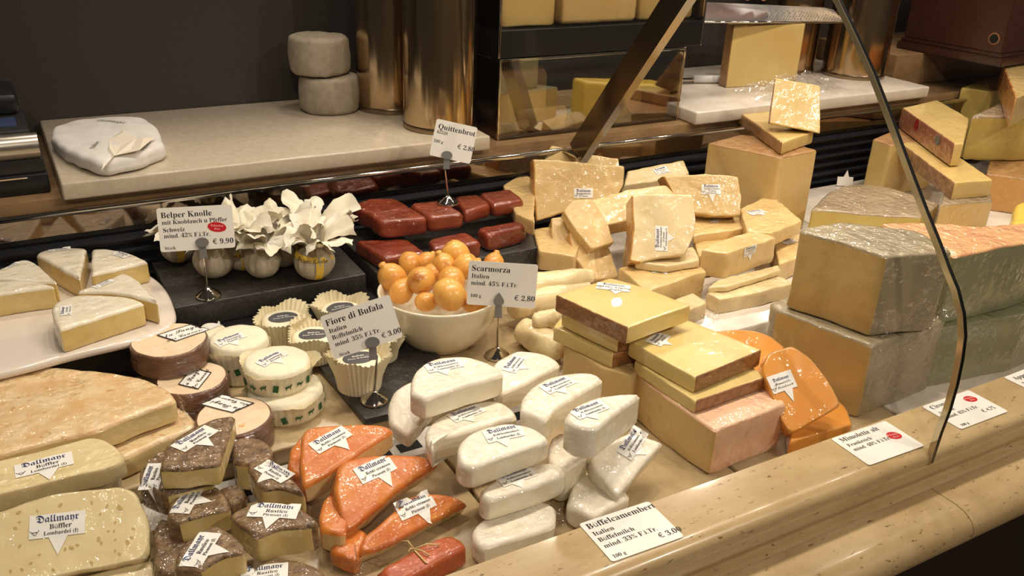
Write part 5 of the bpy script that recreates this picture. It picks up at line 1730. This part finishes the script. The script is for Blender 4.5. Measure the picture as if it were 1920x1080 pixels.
stand_card('price card reading Belper Knolle on a steel stand before the paper-wrapped balls', (391, 556), .0455, [(293, 391), (435, 383), (441, 464), (301, 473)],
           [('Belper Knolle', 's', .05, .225, .185), ('mit Knoblauch u Pfeffer', 's', .055, .375, .135), ('Schweiz', 's', .06, .55, .14), ('mind. 42% F.i.Tr.', 's', .065, .685, .135), ('Stück', 's', .06, .95, .1), ('€ 9,90', 's', .7, .885, .165)],
           clip=(379, 454), oval=(.775, .50, .125, .115), az=-14, el=14)
stand_card('price card reading Quittenbrot on a steel stand on top of the quince blocks', (840, 382), q3.z1 + .001, [(823, 225), (900, 239), (877, 308), (801, 288)],
           [('Quittenbrot', 's', .08, .25, .2), ('42226', 's', .06, .37, .11), ('100 g', 's', .03, .62, .11), ('€ 2,80', 's', .62, .66, .17)], clip=(838, 291), az=-28, el=16)
stand_card('price card reading Fiore di Bufala on a steel stand on the thin slate', (702, 752), -.0175, [(604, 591), (736, 553), (750, 631), (622, 678)],
           [('Fiore di Bufala', 's', .05, .24, .2), ('Italien', 's', .06, .41, .14), ('Büffelmilch', 's', .07, .57, .14), ('mind. 35% F.i.Tr.', 's', .08, .73, .14), ('Stück', 's', .09, .97, .1), ('€ 3,00', 's', .72, .88, .16)], clip=(698, 641), az=-20, el=18, dback=.02)
stand_card('price card reading Scarmorza on a spade-topped steel stand beside the bowl', (932, 668), DB + .0005, [(878, 488), (1008, 497), (1004, 578), (876, 571)],
           [('Scarmorza', 's', .05, .22, .185), ('Italien', 's', .05, .38, .14), ('mind. 45% F.i.Tr.', 's', .05, .54, .14), ('100 g', 's', .05, .82, .1), ('€ 2,80', 's', .69, .84, .165)], clip=(935, 566), top='spade', az=-28, el=10, dback=.03)


def flat_card(label, corners, lines, oval=None, ln='flat', z=.0012):
    q = [at(x, y, z) for x, y in corners]
    O = sum(q, Vector()) / 4
    w = ((q[1] - q[0]).length + (q[2] - q[3]).length) / 2
    h = ((q[3] - q[0]).length + (q[2] - q[1]).length) / 2
    U = ((q[1] - q[0]) + (q[2] - q[3])); U.z = 0; U.normalize(); N = Vector((0, 0, 1)); V = N.cross(U)
    root = empty('price_card', (O.x, O.y, 0)); tag(root, label, 'price card', 'price cards on the stone ledge')
    card_parts(root, O, U, V, N, w, h, lines, oval)
    return root


flat_card('white price card reading Büffelcamembert on the stone ledge', [(1085, 982), (1215, 940), (1284, 1005), (1148, 1054)],
          [('Büffelcamembert', 's', .055, .19, .185), ('Italien', 's', .055, .37, .14), ('Büffelmilch', 's', .055, .53, .14), ('mind. 33% F.i.Tr.', 's', .055, .69, .14), ('100 g', 's', .055, .94, .1), ('€ 3,00', 's', .73, .87, .16)])
flat_card('white price card reading Mimolette alt on the stone ledge', [(1555, 823), (1664, 788), (1729, 836), (1632, 872)],
          [('Mimolette alt', 's', .08, .2, .185), ('Frankreich', 's', .08, .38, .14), ('mind. 40% F.i.Tr.', 's', .08, .54, .14)], oval=(.82, .48, .1, .13))
flat_card('white price card reading Cironé on the ledge behind the glass joint', [(1730, 761), (1818, 731), (1889, 771), (1800, 806)],
          [('Cironé', 's', .08, .2, .185), ('Schweiz', 's', .08, .42, .14), ('mind. 45% F.i.Tr.', 's', .08, .6, .14), ('100 g', 's', .08, .94, .1), ('€ 4,75', 'i', .66, .8, .16)], oval=(.8, .28, .1, .12))
flat_card('white price card at the right border of the ledge, half cut off', [(1884, 706), (1970, 674), (2040, 712), (1960, 748)],
          [('Appenzeller', 's', .08, .22, .185), ('Schweiz', 's', .08, .42, .14), ('mind. 50% F.i.Tr.', 's', .08, .6, .14), ('100 g', 's', .08, .92, .1)])

# ------------------------------------------------------------------ back counter: canisters
def canister(label, c, R, h, z0):
    root = empty('steel_canister', (c[0], c[1], z0)); tag(root, label, 'canister', 'steel canisters on the back slabs')
    m = MB(); m.lathe([(R, .012), (R, h), (R * .985, h + .004), (R * .93, h + .004), (R * .93, .014), (0, .014)], (c[0], c[1], z0), seg=72)
    m.obj('body', can_steel, parent=root, sharp=40)
    m = MB(); m.lathe([(0, 0), (R * 1.0, 0), (R * 1.015, .002), (R * 1.015, .0095), (R * 1.0, .012), (0, .012)], (c[0], c[1], z0), seg=72)
    m.obj('base_ring', mat('dull_steel', (150, 130, 104), rough=.3, metal=1), parent=root, sharp=40)
    m = MB(); m.box((c[0] + R * .55, c[1] - R * .853, z0 + .014), (c[0] + R * .562, c[1] - R * .83, z0 + h - .002))
    m.obj('seam', chrome, parent=root, smooth=False)


SH = SHELF + .0005
canister('tall steel canister behind, beside the two stacked grey cheeses', (.775, 1.9), .076, .42, SH)
canister('tall steel canister in front, nearest the Quittenbrot card', (.808, 1.71), .0765, .42, SH)
canister('tall steel canister at the right behind the film heap, left one', (2.02, 1.93), .085, .42, SH)
canister('tall steel canister at the right end of the white marble slab', (2.165, 1.80), .087, .42, SH)

# grey round cheeses
gy = (at(563, 200, SH) + at(676, 210, SH)) / 2
gh = zof((620, 224), SH, (620, 156)) - SH
w1 = wheel('grey_round_cheese', 'lower round ash-grey cheese beside the steel canisters', 'cheese', (gy.x, gy.y + .0), .0635, SH, gh, (grey_rind, grey_rind), r=.009, amp=.002, dome=.002, group='ash-grey round cheeses', bulge=.02)
w2 = wheel('grey_round_cheese', 'upper round ash-grey cheese stacked slightly to the left', 'cheese', (gy.x - .014, gy.y + .012), .0635, SH + gh + .003, gh * 1.02, (grey_rind, grey_rind), r=.009, amp=.002, dome=.003, group='ash-grey round cheeses', bulge=.03)

# paper parcel with printed shop name
par_pts = [(90, 252), (110, 232, 1), (200, 217, 1), (262, 218, 1), (296, 238), (309, 268), (255, 292), (188, 302), (150, 290, 1), (110, 268, 1)]
par = piece('paper_parcel', 'white paper parcel with crumpled folded end on the quartz slab', 'parcel', par_pts, mat('parcel_paper', (236, 232, 226), (222, 216, 208), vscale=30, rough=.6), None, z1=SH + .03, h=.0295, r=.009, cr=.012, amp=.0026, fr=30, dome=.005)
m = MB()
fold = [(205, 262), (232, 247), (258, 266), (292, 258), (262, 288), (215, 292), (188, 306), (196, 288)]
Pf = [at(x, y, SH + .034) for x, y in fold]
for i, (a_, b_, c_) in enumerate(((0, 1, 2), (0, 2, 5), (2, 3, 4), (2, 4, 5), (0, 5, 7), (7, 5, 6))):
    P3 = [Pf[k] + Vector((0, 0, .004 * ((k * 7) % 5) / 2 - (.016 if k in (6, 7) else 0))) for k in (a_, b_, c_)]
    ce = sum(P3, Vector()) / 3 + Vector((0, 0, .006 - .009 * (i % 2)))
    m.add(P3 + [ce], [(0, 1, 3), (1, 2, 3), (2, 0, 3)])
m.obj('crumpled_fold', mat('parcel_paper_fold', (240, 228, 208), rough=.6), parent=par.root, smooth=False)
grey_ink = mat('grey_print', (92, 92, 88))
for c_, d_, t_, sz in (((210, 228), (245, 232), 'Dallmayr', .016), ((178, 272), (186, 262), 'Dallmayr', .012), ((272, 275), (284, 262), 'Dallmayr', .013)):
    O, nn = hit(par, *c_); Xp, _ = hit(par, *d_)
    put_sticker(par, ([], [], sticker_shapes(.01, .01, [(t_, 's', sz, 0, 0)], spike=0, cow=False)[2]), O, Xp - O, (nn + Vector((0, 0, 1))).normalized(), [paper_white, navy_ink, grey_ink], name='lettering', lift=.001)

# scale / label printer at the left border
dv = empty('counter_scale', (-.05, 1.8, PLINTH)); tag(dv, 'black and silver counter scale cut off by the left border', 'scale')
dm = MB(); dm.box((-.32, 1.655, PLINTH + .0005), (.052, 1.84, PLINTH + .036), bev=.004); dm.obj('base', black_metal, parent=dv, sharp=40)
dm = MB(); dm.box((-.32, 1.66, PLINTH + .036), (.05, 1.83, PLINTH + .062), bev=.003); dm.obj('housing', mat('dark_plastic', (34, 33, 32), rough=.4), parent=dv, sharp=40)
dm = MB(); dm.tube([(-.32, 1.665, PLINTH + .082), (.046, 1.665, PLINTH + .082)], .021, seg=24); dm.obj('front_bar', mat('silver_bar', (188, 180, 168), rough=.28, metal=.9), parent=dv, sharp=50)
dm = MB(); dm.box((-.32, 1.67, PLINTH + .062), (.036, 1.83, PLINTH + .108), bev=.003); dm.obj('top_case', mat('dark_plastic', (34, 33, 32)), parent=dv, sharp=40)
dm = MB(); dm.box((-.32, 1.7, PLINTH + .108), (.02, 1.76, PLINTH + .1095)); dm.obj('display', mat('blue_grey_display', (62, 76, 112), rough=.15, coat=.5), parent=dv, smooth=False)
dm = MB(); dm.box((-.32, 1.78, PLINTH + .108), (.03, 1.9, PLINTH + .145), bev=.01); dm.obj('rear_case', black_metal, parent=dv, sharp=40)
dm = MB(); dm.box((-.3, 1.653, PLINTH + .03), (.02, 1.6555, PLINTH + .032)); dm.obj('silver_line', chrome, parent=dv, smooth=False)

# ------------------------------------------------------------------ steel and glass display boxes with cheese
box_steel = mat('box_steel', (120, 108, 92), rough=.2, metal=1)
mirror_glass = pane_mat('box_glass', tint=(.9, .88, .84), f0=.3)


def dbox(label, x0, x1, y0, y1, z0, z1, band, lid=True, pane=None):
    root = empty('display_box', ((x0 + x1) / 2, (y0 + y1) / 2, z0)); tag(root, label, 'display box', 'glass-front display boxes')
    t = .006
    m = MB(); m.box((x0, y0, z0), (x1, y1, z0 + t + band), bev=.001); m.obj('bottom_tray', black_metal if band > .02 else box_steel, parent=root, smooth=False)
    for xa in (x0, x1 - t):
        m = MB(); m.box((xa, y0 + .006, z0 + t + band), (xa + t, y1, z1 - t)); m.obj('side_panel', box_steel, parent=root, smooth=False)
    m = MB(); m.box((x0, y1 - t, z0 + t + band), (x1, y1, z1 - t)); m.obj('back_panel', black_metal, parent=root, smooth=False)
    m = MB(); m.box((x0, y0, z1 - t), (x1, y1, z1), bev=.001); m.obj('lid', chrome if lid else box_steel, parent=root, smooth=False)
    m = MB(); m.box((x0 + .003, y0 + .001, z0 + t + band), (x1 - .003, y0 + .004, z1 - t)); m.obj('front_pane', pane or mirror_glass, parent=root, smooth=False)
    m = MB()
    for xa in (x0, x1 - .005):
        m.box((xa, y0 - .001, z0), (xa + .005, y0 + .006, z1), bev=.001)
    m.obj('frame_edge', chrome, parent=root, smooth=False)
    return root


PB = PLINTH + .0005
BX0, BX1, BY = .918, 1.412, 1.655
dbox('lower glass-front steel display box behind the diagonal strut', BX0, BX1, BY, 2.0, PB, .345, 0)
dbox('upper glass-front display box with black base band, cut by the top of the picture', BX0 - .004, BX1 + .045, BY - .0, 2.0, .347, .60, .05, pane=pane_mat('clear_box_glass', tint=(.97, .96, .94), f0=.07))
bm_ = lambda nm, lb, pts, z0, h, mp, mr, **k: piece(nm, lb, 'cheese', None, mp, mr, world=[(x, y, z0 + h) for x, y in pts], h=h, z0=z0, z1=z0 + h, group='cheeses inside the display boxes', **k)
zi = PB + .0085
bm_('boxed_cheese', 'large tan shape left in the lower box, standing in for the mirrored pile', [(.935, 1.69), (1.06, 1.69), (1.05, 1.9), (.94, 1.92)], zi, .135, com_paste, pinktop, rtop=True, taper=1.0, r=.02)  # solid stand-in for the parmesan pile mirrored in the box pane
bm_('boxed_cheese', 'low shape front left in the lower box, standing for part of the mirrored pile', [(.97, 1.664), (1.1, 1.664), (1.1, 1.682), (.97, 1.682)], zi, .05, tan_paste, None, r=.005)  # likewise a solid made for the mirrored pile
bm_('boxed_cheese', 'orange-yellow block at the right inside the lower box', [(1.22, 1.70), (1.345, 1.70), (1.345, 1.86), (1.22, 1.86)], zi, .088, gr_paste, gr_paste, r=.012, cr=.03)
bm_('boxed_cheese', 'brown small block at the far right inside the lower box', [(1.35, 1.68), (1.402, 1.68), (1.402, 1.76), (1.35, 1.76)], zi, .06, mat('brown_block', (150, 96, 52), rough=.5, coat=.6, film=.3), None, r=.003)
zu = .347 + .0585
bm_('boxed_cheese', 'tall tan cheese at the left inside the upper box', [(.93, 1.675), (1.06, 1.675), (1.06, 1.9), (.93, 1.9)], zu, .17, com_paste, None, r=.004)
bm_('boxed_cheese', 'pink-tan film-wrapped cheese in the middle inside the upper box', [(1.075, 1.67), (1.27, 1.67), (1.27, 1.9), (1.075, 1.9)], zu, .16, tan_paste, pinktop, rtop=True, r=.01)
bm_('boxed_cheese', 'yellow cheese at the right inside the upper box', [(1.285, 1.68), (1.44, 1.68), (1.44, 1.9), (1.285, 1.9)], zu, .17, gr_paste, None, r=.006)
# stacked papers between canister and boxes
for k in range(4):
    m = MB(); m.box((.885 + .002 * (k % 2), 1.86, .445 + k * .013), (.915, 1.98, .452 + k * .013), bev=.001)
    tag(m.obj('paper_stack_tray', [mat('grey_tray_plastic', (150, 148, 144), rough=.4), paper_white][k % 2], sharp=40, origin=(.9, 1.92, .445 + k * .013)), ['lowest grey tray', 'lower white paper pile', 'upper grey tray', 'top white paper pile'][k] + ' between the front canister and the upper box', 'tray') if False else None

# ------------------------------------------------------------------ right slab: cut cheese, rasp, knife, film, hand
bg = piece('large_cut_cheese', 'large upright cut cheese with brown rind on the white marble slab', 'cheese', [(1376, 48), (1510, 45), (1512, 38), (1400, 36), (1362, 44)], com_paste, com_rind, z0=SH, edge=((1510, 45), (1502, 158)), rsides=(4, 3), r=.003, cr=.004, amp=.0006)
zb = bg.z1
yb = at(1440, 46, zb).y - .012
rp_ = empty('cheese_rasp', aty(1465, 42, yb)); tag(rp_, 'wide steel cheese rasp with pierced end held on top of the large cut cheese', 'rasp')
a0, a1, a2, a3, a4 = aty(1300, 41, yb), aty(1585, 42, yb), aty(1562, 19, yb + .03), aty(1545, 15, yb + .034), aty(1300, 4, yb + .045)
vs = [a0, a1, a2, a3, a4]
off = Vector((0, -.0005, .0015))
n_ = 5
part('blade', rp_, vs + [v + off for v in vs], [tuple(range(n_))[::-1], tuple(range(n_, 2 * n_))] + [(i, (i + 1) % n_, n_ + (i + 1) % n_, n_ + i) for i in range(n_)], mat('bright_steel', (214, 214, 214), rough=.25, metal=.9), smooth=False)
m = MB()
for r_ in range(6):
    for c_ in range(26):
        fx = c_ / 25
        if fx < .45 and (r_ + c_) % 2 and r_ > 2:
            continue
        px = 1440 + 135 * fx + (r_ % 2) * 2.6 - r_ * .8
        py = 39 - r_ * 3.3
        P = onplane(px, py, a0, (a1 - a0).cross(a4 - a0).normalized())
        e1 = (a1 - a0).normalized(); e2 = (a4 - a0).normalized()
        m.add([P + off * 1.4 + e1 * .0016, P + off * 1.4 + e2 * .0024, P + off * 1.4 - e1 * .0016, P + off * 1.4 - e2 * .0016], [(0, 1, 2, 3)])
ho = m.obj('pierced_hole', mat('pierced_dark', (60, 40, 28), rough=.6), parent=rp_, smooth=False)
ho['kind'] = 'stuff'
m = MB(); e_ = (a1 - a0).normalized() * .003
m.tube([a0 + Vector((0, -.002, 0)), a1 + Vector((0, -.002, 0))], .0024, seg=8); m.obj('cutting_edge', chrome, parent=rp_)

kn = empty('knife', at(1345, 152, SH)); tag(kn, 'white-handled knife lying on the white marble slab beside the box', 'knife')
ka, kb_ = at(1300, 148, SH + .011), at(1372, 148, SH + .011)
m = MB(); m.tube([ka, ka.lerp(kb_, .5), kb_.lerp(ka, .08), kb_], [.0105, .0105, .0095, .005], seg=16); m.obj('handle', mat('white_plastic', (236, 234, 230), rough=.3), parent=kn)
m = MB(); d_ = (ka - kb_).normalized(); sd = d_.cross(Vector((0, 0, 1)))
m.add([ka + d_ * .0 + sd * .012 - Vector((0, 0, .002)), ka - sd * .012 - Vector((0, 0, .002)), ka + d_ * .14 - sd * .004 - Vector((0, 0, .002)), ka + d_ * .12 + sd * .012 - Vector((0, 0, .002)),
       ka + sd * .012, ka - sd * .012, ka + d_ * .14 - sd * .004, ka + d_ * .12 + sd * .012], [(3, 2, 1, 0), (4, 5, 6, 7), (0, 1, 5, 4), (1, 2, 6, 5), (2, 3, 7, 6), (3, 0, 4, 7)])
m.obj('blade', chrome, parent=kn, smooth=False)


def crumple(name, label, pts, z, amp, hgt, cat='film', sub=26):
    """loose sheet of cling film: a crumpled sheet over real ground points"""
    P = [at(x, y, z) for x, y in pts]
    vs, ff = [], []
    N_ = sub
    for j in range(N_ + 1):
        for i in range(N_ + 1):
            u, v = i / N_, j / N_
            p = (P[0] * (1 - u) + P[1] * u) * (1 - v) + (P[3] * (1 - u) + P[2] * u) * v
            e = min(u, 1 - u, v, 1 - v) * 2
            q = p * 26
            hh = hgt * (e ** .6) * (.55 + .6 * noise.noise(q * .6)) + amp * abs(noise.noise(q * 1.7)) + amp * .5 * abs(noise.noise(q * 4))
            nv = noise.noise_vector(q * .8) * .012
            vs.append(Vector((p.x + nv.x, p.y + nv.y, z + max(.0008, hh))))
    for j in range(N_):
        for i in range(N_):
            b = j * (N_ + 1) + i
            ff.append((b, b + 1, b + N_ + 2, b + N_ + 1))
    o = mesh_obj(name, vs, ff, film_mat('cling_film', op=.1), origin=sum(P, Vector()) / 4, smooth=False)
    return tag(o, label, cat)


_yf = at(1502, 158, SH).y - .012
_xa, _xb = at(1345, 170, SH).x, at(1560, 172, SH).x
crumple('cling_film_heap', 'loose heap of clear cling film in front of the large cut cheese', [proj((_xa, 1.615, SH)), proj((_xb + .03, 1.615, SH)), proj((_xb + .06, 1.705, SH)), proj((_xa + .03, max(1.68, _yf), SH))], SH, .018, .06)

# hand gripping the top of the rasp: palm and fingers, coming in from above
skin = mat('skin', (214, 150, 120), (204, 136, 108), vscale=40, rough=.5, sub=.1)
hd = bpy.data.meshes.new('hand')
y_h = yb + .03


def hp(x, y, dy=0):
    return aty(x, y, y_h + dy)


vp, ed, rad = [], [], []


def addv(p, r, par=None):
    vp.append(p); rad.append(r)
    if par is not None:
        ed.append((par, len(vp) - 1))
    return len(vp) - 1


wr = addv(hp(1425, -190, .03), .028)
el_ = addv(hp(1440, -420, .10), .034, wr)
pm = addv(hp(1420, -118, .015), .04, wr)
root_i = pm
for bx, kx, tx, ty, r0 in ((1384, 1376, 1376, 3, .0108), (1408, 1402, 1402, 7, .0112), (1432, 1432, 1432, 8, .0112), (1456, 1460, 1460, 5, .0104)):
    k0 = addv(hp(bx, -78, .008), .016, pm)
    k1 = addv(hp(kx, -52, -.012), r0 * 1.12, k0)
    k2 = addv(hp((kx + tx) / 2, -24, -.016), r0, k1)
    addv(hp(tx, ty - 6, -.008), r0 * .82, k2)
t0 = addv(hp(1372, -105, .02), .014, pm)
t1 = addv(hp(1350, -72, .03), .011, t0)
addv(hp(1352, -30, .03), .0095, t1)
hd.from_pydata(vp, ed, [])
ho = bpy.data.objects.new('hand', hd); COL.objects.link(ho)
md = ho.modifiers.new('skin', 'SKIN')
for i, v in enumerate(hd.skin_vertices[0].data):
    v.radius = (rad[i], rad[i])
    v.use_root = i == root_i
ho.modifiers.new('sub', 'SUBSURF').levels = 2
ho.modifiers['sub'].render_levels = 2
hd.materials.append(skin)
tag(ho, 'fingers of a hand gripping the top edge of the steel rasp', 'hand')

# ------------------------------------------------------------------ dark wooden box at the top right
cz = .2625
cw = empty('wooden_box', (2.62, 1.95, cz)); tag(cw, 'dark red-brown wooden box with a round hole on the marble block', 'box')
P0 = at(1875, 126, cz)
dl = (at(1716, 96, cz) - P0); dl.z = 0; Ll = max(dl.length, .3); dl.normalize()
dr = Vector((-dl.y, dl.x, 0))
if dr.x < 0:
    dr = -dr


def prism(pts, z0, z1):
    n = len(pts)
    return [Vector((p.x, p.y, z)) for z in (z0, z1) for p in pts], [tuple(range(n))[::-1], tuple(range(n, 2 * n))] + [(i, (i + 1) % n, n + (i + 1) % n, n + i) for i in range(n)]


for nm, e, z0, z1 in (('plinth_moulding', .012, cz, cz + .022), ('bead', .006, cz + .022, cz + .032), ('case', 0, cz + .032, cz + .34)):
    A0 = P0 - dr * e * .3 - dl * e * .3
    q = [A0 + dl * (-e) - dr * e, A0 + dl * (Ll + e) - dr * e, A0 + dl * (Ll + e) + dr * .5, A0 - dl * e + dr * .5]
    q = [p + dr * .012 + dl * .012 for p in q]
    v, f = prism(q, z0, z1)
    bm = bmesh.new()
    vv = [bm.verts.new(p) for p in v]
    for ff in f:
        bm.faces.new([vv[i] for i in ff])
    bmesh.ops.bevel(bm, geom=bm.edges[:], offset=.003, segments=2, affect='EDGES')
    mm = MB(); mm.bm(bm); mm.obj(nm, red_wood, parent=cw, sharp=40)
# round hole with pale rim on the left face
A0 = P0 + dr * .012 + dl * .012
nf = -dr
hx = None
for k in range(400):
    t = k / 400 * Ll
    x_, y_ = proj(A0 + dl * t)
    if x_ < 1852:
        hx = t; break
hc = A0 + dl * (hx or .05)
zz = cz
for k in range(300):
    if proj(Vector((hc.x, hc.y, cz + k * .001)))[1] < 73:
        zz = cz + k * .001; break
hc.z = zz
m = MB()
n_ = 28
ring = lambda r, d: [hc + dl * cos(2 * pi * k / n_) * r + Vector((0, 0, 1)) * sin(2 * pi * k / n_) * r + nf * d for k in range(n_)]
m.add(ring(.0165, .0006) + ring(.0125, .0012), [(k, (k + 1) % n_, n_ + (k + 1) % n_, n_ + k) for k in range(n_)])
m.obj('hole_rim', mat('pale_wood_rim', (150, 104, 66), rough=.5), parent=cw, smooth=False)
m = MB(); m.add(ring(.0125, .001), [tuple(range(n_))]); m.obj('round_hole', mat('slot_dark', (10, 9, 9)), parent=cw, smooth=False)
